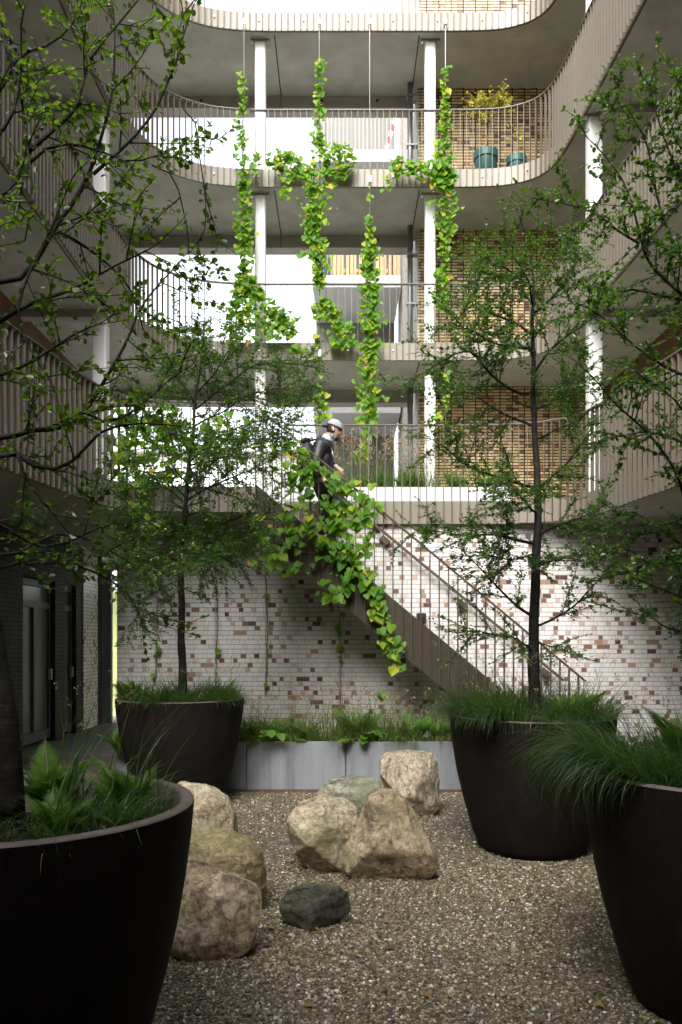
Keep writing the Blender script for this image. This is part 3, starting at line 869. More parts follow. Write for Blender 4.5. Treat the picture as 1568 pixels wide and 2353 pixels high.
def boulder(outline, d, label, mat, seed, depth=.8, flat=.72, cuts=(), noise=.036, dy=0):
    """rounded stone whose side view follows an outline, with depth, facets and rough skin"""
    pts = [P(x, y, d) for x, y in outline]
    pts = [Vector((p.x, p.z)) for p in pts]
    zmin = min(p.y for p in pts)
    cx = (min(p.x for p in pts)+max(p.x for p in pts))/2; cz = (min(p.y for p in pts)+max(p.y for p in pts))/2
    lift = -.045 - zmin
    c = Vector((cx, cz))
    # radius of the outline for each direction
    N = 180; rad = []
    for k in range(N):
        a = 2*math.pi*k/N; dr = Vector((math.cos(a), math.sin(a))); best = 0
        for i in range(len(pts)):
            p, q = pts[i]-c, pts[(i+1) % len(pts)]-c
            den = dr.x*(q.y-p.y) - dr.y*(q.x-p.x)
            if abs(den) < 1e-9: continue
            t = (p.x*(q.y-p.y) - p.y*(q.x-p.x))/den
            u = (p.x*dr.y - p.y*dr.x)/den
            if t > 0 and -1e-6 <= u <= 1+1e-6: best = max(best, t)
        rad.append(best)
    for _ in range(2): rad = [(rad[i-1]+2*rad[i]+rad[(i+1) % N])/4 for i in range(N)]
    hw = (max(p.x for p in pts)-min(p.x for p in pts))/2
    D = hw*depth
    bm = bmesh.new(); bmesh.ops.create_icosphere(bm, subdivisions=6, radius=1)
    rng = random.Random(seed)
    pl = []
    for _ in range(7):
        n = Vector((rng.uniform(-1,1), rng.uniform(-1,.6), rng.uniform(-.5,1))).normalized()
        pl.append((n, rng.uniform(.74, .93)))
    for n, q in cuts: pl.append((Vector(n).normalized(), q))
    off = Vector((seed*3.7, seed*1.3, 0))
    for v in bm.verts:
        s = v.co.normalized()
        a = math.atan2(s.z, s.x); k = (a/(2*math.pi)*N) % N; i = int(k); f = k-i
        r = rad[i % N]*(1-f) + rad[(i+1) % N]*f
        ps = math.asin(max(-1, min(1, s.y)))
        cc = abs(math.cos(ps))**flat; ss = math.copysign(abs(math.sin(ps))**flat, s.y)
        # unit-like shape for the facets
        u = Vector((cc*math.cos(a), ss, cc*math.sin(a)))
        for n, q in pl:
            h = u.dot(n)-q
            if h > 0 and abs(n.y) > .25 and u.y*n.y > 0: u.y = math.copysign(max(abs(u.y) - h/abs(n.y)*.95, .02), u.y)
        ry = u.y*D; rr = math.hypot(u.x, u.z)*r
        w = Vector((rr*math.cos(a), ry, rr*math.sin(a)))
        big = mnoise.fractal(w*2.6/(hw+.2)+off, 1.0, 2.0, 4)
        rid = abs(mnoise.noise(w*5.5/(hw+.3)+off*2))
        fine = mnoise.fractal(w*16+off, .9, 2.1, 4)
        rid2 = 1-abs(mnoise.noise(w*11/(hw+.3)+off*3))*2
        w += w.normalized()*(big*noise*hw - rid*noise*.8*hw - max(0, rid2-.55)*.035*hw + fine*.013*(hw+.2))
        v.co = Vector((cx+w.x, d+dy+w.y, cz+lift+w.z))
    me = bpy.data.meshes.new('boulder'); bm.to_mesh(me); bm.free()
    for p in me.polygons: p.use_smooth = True
    me.materials.append(mat)
    o = link('boulder', me)
    return props(o, label, 'boulder', 'boulders on the gravel')
T = M
mr = m_rock
pale = mr('rock_pale', (.22,.18,.12), (.48,.41,.29), (.62,.55,.42), (.30,.29,.15), (1,1,1.4))
mossy = mr('rock_mossy', (.17,.14,.08), (.36,.30,.17), (.52,.37,.25), (.22,.21,.085), (1,1,2.2))
red = mr('rock_reddish', (.15,.115,.078), (.43,.34,.225), (.60,.53,.42), None, (1,1,.8), bs=.9)
grn = mr('rock_green_grey', (.045,.046,.034), (.085,.088,.064), (.13,.13,.095), None, (1,1,2))
tri = mr('rock_brown', (.20,.155,.10), (.42,.34,.225), (.56,.46,.33), (.28,.27,.13))
cub = mr('rock_pinkish', (.18,.15,.11), (.42,.36,.27), (.56,.48,.38), None, (1.6,1.6,.7))
stp = mr('rock_striped', (.11,.12,.10), (.36,.35,.29), (.50,.42,.35), (.20,.22,.13), (1,1,3), True)
boulder([(420,1806),(480,1818),(520,1845),(543,1885),(547,1925),(540,1955),(500,1985),(440,1990),(390,1970),(370,1900),(380,1840)], 6.2, 'pale boulder farthest back beside the nearest pot on the left', pale, 1, .9)
boulder([(430,1965),(470,1945),(520,1940),(565,1952),(600,1985),(615,2030),(615,2075),(600,2110),(540,2130),(450,2120),(420,2050),(415,1990)], 5.0, 'rounded mossy boulder in the middle of the left row of three', mossy, 2, .75)
boulder([(425,1988),(455,1990),(500,2012),(560,2030),(592,2048),(602,2070),(598,2130),(585,2175),(560,2200),(500,2220),(440,2215),(405,2200),(390,2170),(392,2080),(405,2020)], 4.25, 'nearest large reddish grey boulder touching the left pot', red, 3, .7, .66, [((.3,-1,.1), .72), ((-.4,-1,.3), .78)], .045)
boulder([(640,2090),(655,2065),(690,2050),(740,2040),(780,2045),(802,2060),(804,2100),(800,2125),(760,2143),(715,2148),(680,2130),(650,2112)], 4.7, 'small dark green grey stone lying alone on the gravel', grn, 4, .8, .66, [((.75,-.75,-.1), .62), ((-.2,-.7,.75), .68)], .035)
boulder([(655,1915),(665,1885),(690,1858),(740,1843),(790,1850),(822,1868),(826,1920),(820,1990),(790,2020),(750,2030),(715,2020),(690,1990),(668,1950)], 5.75, 'pale rounded boulder left of the big triangular one', pale, 5, .8, .7, [((.5,-.9,-.2), .68), ((-.2,-.6,-.8), .7), ((-.3,-.5,.8), .8)])
boulder([(785,1985),(790,1950),(815,1895),(845,1835),(875,1820),(905,1820),(930,1838),(960,1880),(985,1930),(1005,1970),(1008,1995),(985,2020),(940,2035),(870,2038),(820,2030),(795,2010)], 5.6, 'big brown triangular boulder in the middle of the court', tri, 6, .65, .66, [((.05,-1,.35), .66), ((0,-.75,-.66), .72), ((-.8,-.5,.2), .75)])
boulder([(873,1765),(874,1742),(888,1729),(950,1724),(993,1727),(1006,1742),(1010,1800),(1009,1852),(990,1874),(965,1882),(915,1876),(880,1862),(874,1810)], 7.6, 'upright cube shaped boulder standing before the concrete planter', cub, 7, .85, .5, [((.75,-.75,0), .8)], .03)
boulder([(713,1835),(725,1805),(755,1778),(800,1766),(850,1768),(885,1785),(890,1830),(880,1850),(820,1858),(760,1852),(725,1850)], 7.75, 'long striped grey green boulder left of the cube shaped one', stp, 8, .6)

# ------------------------------------------------------------------ foliage helpers
LEAF6 = (np.array([(0,0,0),(.28,.34,.07),(.70,.33,.06),(1,0,-.04),(.70,-.33,.06),(.28,-.34,.07)]), [(0,3,2,1),(0,5,4,3)])
LEAF4 = (np.array([(0,0,0),(.5,.40,.08),(1,0,0),(.5,-.40,.08)]), [(0,2,1),(0,3,2)])
_h = [(-.14,.22),(.0,.46),(.30,.52),(.62,.36)]
HEART = (np.array([(0,0,0)]+[(x,y,.10*abs(y)*2) for x,y in _h]+[(1,0,-.10)]+[(x,-y,.10*abs(y)*2) for x,y in _h[::-1]]), [(0,5,4,3,2,1),(0,9,8,7,6,5)])
PINNA = (np.array([(0,0,0),(.25,.065,.02),(1,0,-.08),(.25,-.065,.02)]), [(0,2,1),(0,3,2)])

class Leaves:
    def __init__(s): s.p, s.d, s.n, s.s = [], [], [], []
    def add(s, p, d, n, sz):
        s.p.append(tuple(p)); s.d.append(tuple(d)); s.n.append(tuple(n)); s.s.append(sz)
    def mesh(s, name, mat, tpl):
        T, Fc = tpl
        p = np.array(s.p); d = np.array(s.d); n = np.array(s.n); sz = np.array(s.s)
        d /= np.linalg.norm(d, axis=1, keepdims=True)+1e-9
        side = np.cross(n, d); side /= np.linalg.norm(side, axis=1, keepdims=True)+1e-9
        n = np.cross(d, side)
        V = p[:, None] + sz[:, None, None]*(T[None,:,0:1]*d[:,None] + T[None,:,1:2]*side[:,None] + T[None,:,2:3]*n[:,None])
        k = len(T); N = len(p)
        F_ = (np.array(Fc)[None] + (np.arange(N)*k)[:, None, None]).reshape(-1, len(Fc[0]))
        return mesh_np(name, V.reshape(-1, 3), F_, mat)

def rvec(rng):
    while True:
        v = Vector((rng.uniform(-1,1), rng.uniform(-1,1), rng.uniform(-1,1)))
        if .05 < v.length < 1: return v.normalized()

class Tree:
    """limbs given by hand, side branches and twigs grown along them, leaves along the twigs"""
    def __init__(s, seed, leaf, spacing, tw_len, side_len, flat=.5, dens=1.0, k=5):
        s.r = random.Random(seed); s.wood = MB(); s.tw = MB(); s.L = Leaves()
        s.leaf, s.sp, s.tl, s.sl, s.flat, s.dens, s.k = leaf, spacing, tw_len, side_len, flat, dens, k
    def jitter(s, pts, step, amp):
        pts = chaikin(pts, 2); q = resample(pts, step)
        if (q[-1]-pts[-1]).length > step*.3: q.append(pts[-1])
        o = Vector((s.r.random()*50, s.r.random()*50, 0))
        L = len(q)
        return [p + Vector((mnoise.noise(p*3+o), mnoise.noise(p*3+o+Vector((9,0,0))), mnoise.noise(p*3+o+Vector((0,9,0)))))*amp*min(1, i/3) for i, p in enumerate(q)]
    def limb(s, pts, r0, r1, n=8, sides=True, s0=.15, lim=1.0, rate=1.0, bare=False):
        q = s.jitter(pts, .07, .022)
        m = len(q)
        # slight knuckles along the wood
        rad = [(r0 + (r1-r0)*(i/(m-1))**.8)*(1+.12*mnoise.noise(p*14)) for i, p in enumerate(q)]
        s.wood.tube(q, rad, n)
        if not sides: return q
        acc = 0
        for i in range(int(m*s0), m-1):
            f = i/(m-1)
            acc += .07*rate*s.dens/ .065
            while acc > 0:
                acc -= 1
                t = (q[i+1]-q[i]).normalized()
                L = s.sl*lim*(.35+.75*(1-f*.6))*s.r.uniform(.5, 1.15)
                s.side(q[i].lerp(q[i+1], s.r.random()), t, L, max(rad[i]*.45, .0022))
            if not bare and f > .12: s.spur(q[i], s.k)
        s.twig(q[-1], (q[-1]-q[-2]).normalized(), s.tl*1.4)
        return q
    def out(s, t, ang):
        v = rvec(s.r); v.z *= s.flat; v = v - t*v.dot(t)
        if v.length < .05: v = Vector((1,0,0))
        v.normalize()
        return (t*math.cos(ang) + v*math.sin(ang)).normalized()
    def side(s, p, t, L, r):
        d = s.out(t, R(s.r.uniform(40, 75)))
        n = max(3, int(L/.05)); q = [p.copy()]
        bend = Vector((s.r.uniform(-.4,.4), s.r.uniform(-.4,.4), s.r.uniform(-.5,.35)))
        for i in range(n):
            d = (d + bend*.09 + rvec(s.r)*.09).normalized(); q.append(q[-1]+d*(L/n))
        s.tw.tube(q, [r*(1-.75*i/n)+.0008 for i in range(n+1)], 4, cap=False)
        for i in range(1, n+1):
            s.spur(q[i], s.k)
            for _ in range(2 if s.r.random() < s.dens-.5 else 1):
              if s.r.random() < .85: s.twig(q[i], (q[i]-q[i-1]).normalized(), s.tl*s.r.uniform(.5,1.1)*(1.1-.4*i/n))
        s.twig(q[-1], d, s.tl)
    def spur(s, p, k):
        for _ in range(k):
            if s.r.random() < .7: s.put(p + rvec(s.r)*.016, rvec(s.r))
    def put(s, p, d):
        nrm = Vector((s.r.uniform(-.7,.7), s.r.uniform(-.8,.6), s.r.uniform(.25,1)))
        s.L.add(p, d, nrm, s.leaf*s.r.uniform(.65, 1.25))
    def twig(s, p, t, L):
        d = s.out(t, R(s.r.uniform(15, 55)))
        n = max(2, int(L/.04)); q = [p.copy()]
        for i in range(n):
            d = (d + rvec(s.r)*.16 + Vector((0,0,-.03))).normalized(); q.append(q[-1]+d*(L/n))
        s.tw.tube(q, [.0016*(1-.6*i/n)+.0004 for i in range(n+1)], 3, cap=False)
        k = max(2, int(L/s.sp)); sd = 1
        for j in range(k):
            f = (j+s.r.random())/k*(n-.01); i = int(f); pp = q[i].lerp(q[i+1], f-i)
            tt = (q[i+1]-q[i]).normalized(); sd = -sd
            w = tt.cross(Vector((0,0,1)));
            if w.length < .1: w = Vector((1,0,0))
            s.put(pp, tt*.5 + w.normalized()*sd*.8 + rvec(s.r)*.35)
    def build(s, loc, label, mat_leaf, tpl):
        root = empty('beech_tree', loc, label, 'tree', 'small beech trees in the pots')
        s.wood.build('trunk', M['bark'], root, True)
        s.tw.build('twigs', M['twig'], root)
        me = s.L.mesh('crown', mat_leaf, tpl)
        link('crown', me, root)
        return root, len(s.L.p)

def DP(lst, d, d1=None):
    n = len(lst); d1 = d if d1 is None else d1
    return [P(a[0], a[1], a[2] if len(a) > 2 else d + (d1-d)*i/(n-1)) for i, a in enumerate(lst)]

NLEAF = {}
# ---- back left tree
t = Tree(11, .026, .015, .15, .46, .45, 1.25, 4)
d = 8.22
t.limb(DP([(418,1640),(419,1560),(416,1440),(418,1320),(424,1200),(436,1060),(450,930),(462,840),(468,780),(470,742)], d), .05, .006, 10, True, .42, .7, .7)
for pts, dd, rr in [
    ([(421,1260),(380,1225),(330,1190),(285,1150),(250,1120)], -.3, .014), ([(421,1270),(480,1250),(540,1225),(600,1190),(640,1150)], -.4, .014),
    ([(428,1160),(380,1120),(330,1085),(290,1060)], .3, .012), ([(430,1150),(490,1110),(560,1090),(620,1060),(668,1020)], .2, .014),
    ([(438,1060),(480,1020),(540,985),(600,965),(650,960)], -.3, .012), ([(440,1040),(400,1000),(350,960),(300,930)], -.3, .011),
    ([(450,940),(500,900),(560,850),(620,830),(700,838),(735,850)], .2, .012), ([(452,930),(420,880),(380,840),(345,830)], .3, .010),
    ([(455,900),(500,850),(530,800),(545,755)], -.2, .010), ([(460,860),(430,800),(420,750)], .3, .008),
    ([(419,1290),(370,1280),(310,1265),(255,1250)], .4, .011), ([(420,1285),(470,1290),(530,1285),(580,1255)], .4, .011),
    ([(432,1100),(470,1080),(510,1040),(530,990)], -.7, .010), ([(432,1110),(400,1080),(380,1030),(370,980)], -.7, .010),
    ([(424,1210),(450,1230),(470,1260),(478,1295)], -.6, .009), ([(424,1210),(395,1240),(370,1290),(350,1320)], -.6, .009),
    ([(446,980),(520,940),(590,900),(640,890),(700,905)], .5, .011), ([(434,1070),(520,1050),(590,1020),(640,990),(690,940)], .6, .011),
    ([(418,1330),(380,1345),(330,1370),(315,1430)], -.2, .007)]:
    t.limb(DP(pts, d, d+dd*1.6), rr, .0025, 6, True, .12, 1.0, 1.25)
_, NLEAF['bl'] = t.build((POTS['bl'][0], POTS['bl'][1], .95), 'slender small leaved tree in the far left pot, crown against the bright gap', M['leaf_dark'], LEAF4)

# ---- back right tree
t = Tree(23, .024, .013, .14, .36, .5, 1.35, 8)
d = 6.4
t.limb(DP([(1234,1690),(1232,1600),(1224,1500),(1230,1400),(1232,1300),(1233,1200),(1236,1120),(1231,1030),(1227,940),(1224,860),(1224,760),(1226,680),(1222,600),(1205,540),(1190,478)], d), .056, .005, 10, True, .62, .6, .55)
for pts, dd, rr, rt in [
    ([(1230,1120),(1190,1112),(1130,1095),(1070,1070),(1020,1030),(985,1000)], -.4, .014, 1.2), ([(1228,980),(1180,960),(1130,930),(1080,905),(1030,890)], .3, .013, 1.0),
    ([(1226,900),(1200,905),(1150,880),(1110,840),(1075,800),(1010,830),(945,875)], -.3, .014, 1.25), ([(1232,1130),(1270,1095),(1310,1060),(1345,1010),(1365,960)], -.3, .014, .7),
    ([(1230,1010),(1275,990),(1330,965),(1370,925)], .3, .011, .7), ([(1226,860),(1260,810),(1300,770),(1350,740),(1390,700)], -.2, .013, 1.1),
    ([(1224,770),(1180,740),(1130,715),(1090,690),(1060,670)], .2, .011, 1.3), ([(1225,720),(1270,690),(1310,640),(1330,590)], .2, .011, 1.2),
    ([(1224,660),(1180,630),(1130,600),(1085,570)], -.3, .010, 1.2), ([(1222,620),(1260,580),(1300,540),(1330,520)], -.2, .009, 1.0),
    ([(1230,1420),(1195,1400),(1160,1360),(1120,1320),(1060,1265)], -.2, .014, .8), ([(1231,1440),(1270,1425),(1320,1395),(1360,1350),(1400,1310)], .2, .012, .8),
    ([(1227,1500),(1190,1470),(1150,1455),(1100,1450),(1060,1440)], -.3, .010, .8), ([(1232,1250),(1180,1240),(1120,1230),(1040,1225),(950,1215)], -.4, .013, 1.25),
    ([(1233,1230),(1280,1210),(1330,1190),(1400,1160)], -.4, .012, 1.2), ([(1234,1180),(1200,1150),(1190,1120)], -.6, .010, 1.2),
    ([(1228,940),(1265,930),(1300,900),(1330,860)], .5, .011, 1.1), ([(1225,800),(1190,800),(1140,790),(1090,760),(1030,740)], -.5, .011, 1.2),
    ([(1224,700),(1215,650),(1180,590),(1140,560)], -.4, .009, 1.2), ([(1232,1300),(1290,1280),(1350,1260)], .3, .011, 1.1),
    ([(1228,1470),(1270,1490),(1320,1465)], -.1, .007, .5), ([(1232,1270),(1180,1290),(1120,1275)], -.3, .010, 1.2)]:
    t.limb(DP(pts, d, d+dd*1.5), rr, .0024, 6, True, .22, 1.0, rt)
_, NLEAF['br'] = t.build((POTS['br'][0], POTS['br'][1], .95), 'small leaved tree with a straight trunk in front of the stairs', M['leaf_dark'], LEAF4)

# ---- front left tree
t = Tree(37, .025, .018, .11, .28, .6, .72, 4)
d = 2.92
t.limb(DP([(30,1880,2.92),(24,1760,2.92),(8,1600,2.9),(-14,1440,2.88),(-40,1250,2.86),(-70,1000,2.85),(-80,700,2.85),(-70,420,2.85),(-50,150,2.85),(-30,-150,2.85)], d), .045, .012, 12, False)
for pts, d0, d1, r0, rt in [
    ([(-40,1130),(0,1034),(41,1040),(84,1075),(122,1078),(169,1059),(219,1012),(250,987),(330,975),(420,985)], 2.85, 2.9, .012, .7),
    ([(-60,1010),(31,1000),(95,985),(156,996),(194,946),(225,893),(291,787),(313,724),(350,670),(420,600)], 2.85, 3.0, .012, .75),
    ([(194,946),(250,980),(330,920),(386,865),(440,830)], 2.9, 3.0, .007, .6),
    ([(-75,790),(0,746),(75,696),(125,678),(213,643),(300,600),(370,560)], 2.85, 2.7, .011, .8),
    ([(-50,640),(40,660),(90,585),(130,530),(175,480),(215,400),(235,325),(265,200),(260,75),(250,-30)], 2.85, 3.05, .012, .8),
    ([(-30,-60),(0,50),(40,200),(65,350),(75,425),(60,575)], 2.9, 2.7, .010, .8),
    ([(-40,230),(0,215),(45,120),(100,105),(165,50),(200,-40)], 2.85, 3.0, .009, .9),
    ([(65,350),(130,290),(190,240),(205,135),(280,55),(325,5),(360,-50)], 2.8, 3.0, .008, .9),
    ([(215,400),(290,330),(350,270),(380,200),(415,130),(422,50),(410,-20)], 2.95, 3.1, .007, .75),
    ([(-60,480),(20,440),(80,360),(140,330),(220,350),(300,380),(370,350)], 2.85, 3.0, .009, .85),
    ([(-70,880),(0,860),(60,840),(120,800),(170,760),(220,745)], 2.85, 2.75, .009, .8),
    ([(-60,1180),(0,1200),(60,1240),(120,1260),(200,1225),(260,1200),(320,1205)], 2.85, 3.2, .009, 1.1),
    ([(-40,1260),(30,1285),(80,1250),(150,1225),(230,1255),(300,1290)], 2.86, 3.1, .008, 1.1),
    ([(40,1040),(60,1110),(120,1180),(160,1230)], 2.85, 2.9, .007, .7),
    ([(130,530),(200,560),(260,600),(310,660),(330,760)], 2.9, 3.0, .006, .75),
    ([(90,585),(60,640),(40,720),(70,800),(120,870),(140,960)], 2.85, 2.75, .006, .8),
    ([(-20,330),(40,260),(60,150),(50,60),(80,-30)], 2.8, 2.75, .008, .9),
    ([(350,380),(405,400),(415,450),(435,520),(440,590)], 3.05, 3.1, .003, .45),
    ([(422,250),(455,280),(462,380),(470,460),(470,540),(440,575)], 3.1, 3.1, .003, .4),
    ([(-40,1320),(40,1290),(160,1290),(240,1320),(310,1360),(330,1430)], 2.9, 3.3, .007, .8)]:
    t.limb(DP(pts, d0, d1), r0, .0022, 6, True, .12, .95, rt)
_, NLEAF['fl'] = t.build((POTS['fl'][0], POTS['fl'][1], .95), 'near tree with dark crooked branches filling the upper left corner', M['leaf_shaded'], LEAF6)

# ---- front right tree
t = Tree(41, .022, .014, .10, .23, .6, .85, 8)
d = 3.66
t.limb(DP([(1672,1830),(1676,1650),(1690,1450),(1702,1228),(1730,1000),(1715,780),(1700,620),(1690,420),(1700,200)], d), .042, .010, 12, False)
for pts, d0, d1, r0, rt in [
    ([(1702,1228),(1590,1190),(1575,1150),(1560,1090),(1520,1030),(1470,970),(1420,925),(1370,870),(1330,840)], 3.66, 3.5, .011, 1.3),
    ([(1712,800),(1640,740),(1585,690),(1520,640),(1480,600),(1470,520),(1440,430),(1400,380),(1345,310)], 3.66, 3.7, .010, 1.1),
    ([(1708,700),(1600,650),(1540,560),(1510,470),(1490,380),(1475,300),(1425,240),(1415,170)], 3.66, 3.8, .010, 1.2),
    ([(1695,560),(1600,500),(1560,420),(1530,330),(1505,250),(1495,180),(1520,130)], 3.66, 3.6, .009, 1.2),
    ([(1470,560),(1420,530),(1370,490),(1320,470),(1225,460)], 3.7, 3.8, .006, 1.1),
    ([(1585,690),(1520,680),(1440,660),(1370,690),(1330,700)], 3.7, 3.6, .008, 1.3),
    ([(1715,900),(1620,880),(1540,850),(1450,790),(1400,740),(1350,710),(1300,690)], 3.66, 3.5, .009, 1.3),
    ([(1700,1240),(1600,1290),(1500,1300),(1440,1240),(1390,1260)], 3.66, 3.5, .008, 1.3),
    ([(1695,1330),(1610,1270),(1560,1250),(1500,1200),(1455,1170),(1400,1190)], 3.66, 3.9, .008, 1.3),
    ([(1690,1420),(1600,1390),(1530,1350),(1470,1330),(1420,1290)], 3.66, 3.4, .008, 1.2),
    ([(1725,1050),(1620,1040),(1550,1010),(1500,990),(1440,1010),(1390,990)], 3.66, 3.9, .008, 1.3),
    ([(1560,420),(1590,330),(1580,230),(1560,170)], 3.6, 3.6, .006, 1.2),
    ([(1700,400),(1620,380),(1570,350),(1540,290)], 3.66, 3.5, .006, 1.2),
    ([(1560,1090),(1600,1000),(1560,930),(1500,880),(1460,850)], 3.5, 3.3, .007, 1.2),
    ([(1690,1450),(1620,1430),(1570,1460),(1520,1440),(1480,1400)], 3.66, 3.5, .006, .9),
    ([(1715,780),(1660,830),(1600,790),(1560,740)], 3.6, 3.5, .007, 1.2)]:
    t.limb(DP(pts, d0, d1), r0, .0022, 6, True, .1, .9, rt)
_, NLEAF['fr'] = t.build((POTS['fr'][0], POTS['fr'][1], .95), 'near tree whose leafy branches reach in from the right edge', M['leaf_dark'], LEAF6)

# ---- little potted tree on the third walkway
t = Tree(53, .055, .03, .2, .3, .8, 1.3)
d = 15.5
t.limb(DP([(1116,352),(1122,300),(1128,270),(1130,240)], d), .012, .006, 6, True, .7, .8, 1.0)
for pts in ([(1122,300),(1112,275),(1108,250)], [(1128,270),(1150,250),(1160,235)], [(1130,250),(1145,232),(1150,222)], [(1126,280),(1105,245),(1098,232)]):
    t.limb(DP(pts, d, d-.1), .007, .003, 5, True, .4, .7, 1.4)
root = empty('potted_tree', (2.79, 15.5, Z3+.57), 'little yellow leaved tree growing in the green pot on the third walkway', 'potted plant')
t.wood.build('stem', M['stem'], root, True); t.tw.build('twigs', M['stem'], root)
link('crown', t.L.mesh('crown', M['leaf_pot'], LEAF6), root)
# sparse plant in the second pot
L = Leaves(); rng = random.Random(4); w = MB()
q = DP([(1187,352),(1186,320),(1178,300)], 15.6); w.tube(q, [.008,.006,.003], 5)
for k in range(26):
    f = rng.random(); L.add(q[1].lerp(q[2], f) + rvec(rng)*.16, rvec(rng), Vector((0,-.5,1)), rng.uniform(.05,.1))
root = empty('potted_plant', (3.40, 15.6, Z3+.55), 'sparse orange leaved plant in the smaller green pot', 'potted plant')
w.build('stem', M['stem'], root); link('foliage', L.mesh('foliage', M['leaf_pot'], LEAF6), root)

# ------------------------------------------------------------------ climbing plants on cables
VY = 14.72
def cable(px, ytop, ybot, label, d=VY, plate=True, r=.006):
    a, c = P(px, ytop, d), P(px, ybot, d)
    root = empty('steel_cable', a, label, 'cable', 'steel cables for the climbers')
    b = MB(); b.tube([a, c], r, 6); b.build('wire', M['steel'], root)
    if plate:
        b = MB(); b.box((a.x-.028, d-.02, a.z-.05), (a.x+.028, d+.11, a.z+.05)); b.build('bracket', M['steel'], root, bevel=.006)
    return root
cable(561, 50, 700, 'steel cable at the left, left of the left middle column')
cable(734, 50, 975, 'steel cable down the middle with the yellowest climber')
cable(850, 50, 975, 'steel cable right of the middle, bare in its upper half')
cable(1024, 50, 1000, 'steel cable at the right, just right of the right middle column')
for px, yt, yb, lab in ((850, 412, 500, 'cable bracket on the third fascia'), (735, 812, 900, 'cable bracket on the second fascia')):
    a = P(px, yt, VY); b = MB(); b.box((a.x-.028, VY-.03, a.z-.06), (a.x+.028, VY+.11, a.z+.06))
    thingmesh('cable_bracket', b, M['steel'], 'small steel ' + lab, 'bracket', bevel=.006)

class Vine:
    def __init__(s, seed, size=.105): s.r = random.Random(seed); s.L = Leaves(); s.w = MB(); s.sz = size; s.mult = 1.4 if seed < 5 else (1.3 if seed == 5 else 1.0)
    def leafat(s, p, out=.5, sz=None):
        r = s.r
        d = Vector((r.uniform(-.6,.6), r.uniform(-.7,-.15), r.uniform(-1,-.45)))
        n = Vector((r.uniform(-.45,.45), -r.uniform(.4,1.0), r.uniform(.3,1.0)))
        s.L.add(p, d, n, (sz or s.sz)*r.choice((r.uniform(.4,.8), r.uniform(.8,1.3), r.uniform(.9,1.2))))
    def strand(s, pts, per_m, hw, d, r0=.006, taper=False, depth=.10):
        """pts in picture pixels with half widths hw (px, number or list)"""
        q = DP(pts, d); q = resample(chaikin(q, 2), .05)
        s.w.tube([p + rvec(s.r)*.012 for p in q], r0, 5)
        n = len(q); tot = int(per_m*.05*n*s.mult)
        hwl = hw if isinstance(hw, (list, tuple)) else [hw]
        for k in range(tot):
            f = s.r.random(); i = min(int(f*n), n-1)
            h = np.interp(f, np.linspace(0, 1, len(hwl)), hwl)/F*d
            p = q[i] + Vector((s.r.gauss(0, .5)*h, -s.r.uniform(0, depth), s.r.uniform(-.04,.04)))
            s.leafat(p)
    def blob(s, cx, cy, rx, ry, n, d, depth=.14):
        for k in range(int(n*s.mult)):
            a = s.r.uniform(0, 2*math.pi); q = math.sqrt(s.r.random())
            p = P(cx + rx*q*math.cos(a), cy + ry*q*math.sin(a), d) + Vector((0, -s.r.uniform(0, depth), 0))
            s.leafat(p)
        a, c = P(cx-rx*.7, cy+ry*.2, d), P(cx+rx*.7, cy-ry*.1, d)
        s.w.tube([a, a.lerp(c, .5)+Vector((0,0,.05)), c], .004, 4)
    def build(s, label, at=None):
        loc = at or s.L.p[0]
        root = empty('climbing_vine', loc, label, 'climbing plant', 'heart leaved climbers')
        s.w.build('stem', M['stem'], root)
        link('foliage', s.L.mesh('foliage', M['leaf_vine'], HEART), root)

v = Vine(1)
v.strand([(557,170),(562,240)], 26, 8, VY); v.strand([(560,245),(556,300),(558,360),(562,420)], 34, 13, VY)
v.strand([(563,420),(560,500),(562,580),(566,640)], 85, [11,18,18,22], VY)
v.strand([(566,640),(550,690),(540,740),(548,790)], 80, [20,40,52,40], VY); v.strand([(570,640),(600,690),(640,740),(670,770)], 75, [20,26,32,22], VY)
v.blob(640, 745, 42, 36, 55, VY); v.blob(590, 380, 14, 28, 14, VY)
v.strand([(670,800),(720,810)], 30, 8, VY); v.blob(566, 700, 34, 60, 60, VY)
v.build('green climber on the left cable, spreading over the second balustrade')
v = Vine(2)
v.strand([(737,148),(733,200),(735,260)], 40, 10, VY); v.strand([(735,260),(733,310),(738,360),(735,410)], 55, [9,14,26,34], VY)
v.blob(780, 375, 36, 42, 85, VY); v.blob(665, 385, 32, 34, 55, VY); v.blob(640, 370, 26, 22, 22, VY); v.blob(700, 400, 30, 14, 24, VY)
v.strand([(725,420),(722,480),(720,540),(728,590)], 120, [30,28,26,22], VY); v.strand([(728,590),(735,630),(738,660)], 90, [18,20,8], VY)
v.blob(655, 440, 10, 24, 10, VY); v.blob(750, 715, 34, 26, 55, VY); v.blob(785, 770, 28, 34, 50, VY); v.blob(815, 795, 24, 10, 14, VY)
v.strand([(733,760),(735,860),(736,900)], 7, 8, VY, .011); v.strand([(738,900),(740,935),(736,970)], 42, [22,20,8], VY)
v.build('yellowish climber on the middle cable above the man')
v = Vine(3)
v.strand([(851,430),(850,500)], 9, 4, VY); v.strand([(851,500),(850,560)], 40, 11, VY)
v.strand([(850,555),(850,640),(851,720),(850,790)], 105, [15,20,24,26], VY); v.strand([(850,790),(846,860),(850,930),(845,975)], 100, [24,22,24,28], VY)
v.strand([(845,975),(842,1010),(832,1060)], 55, [22,18,20], 14.6)
v.build('dense narrow climber on the cable right of the man')
v = Vine(4)
v.strand([(1023,160),(1022,240)], 28, 7, VY); v.strand([(1022,240),(1020,300),(1022,370),(1018,420)], 60, [9,14,20,34], VY)
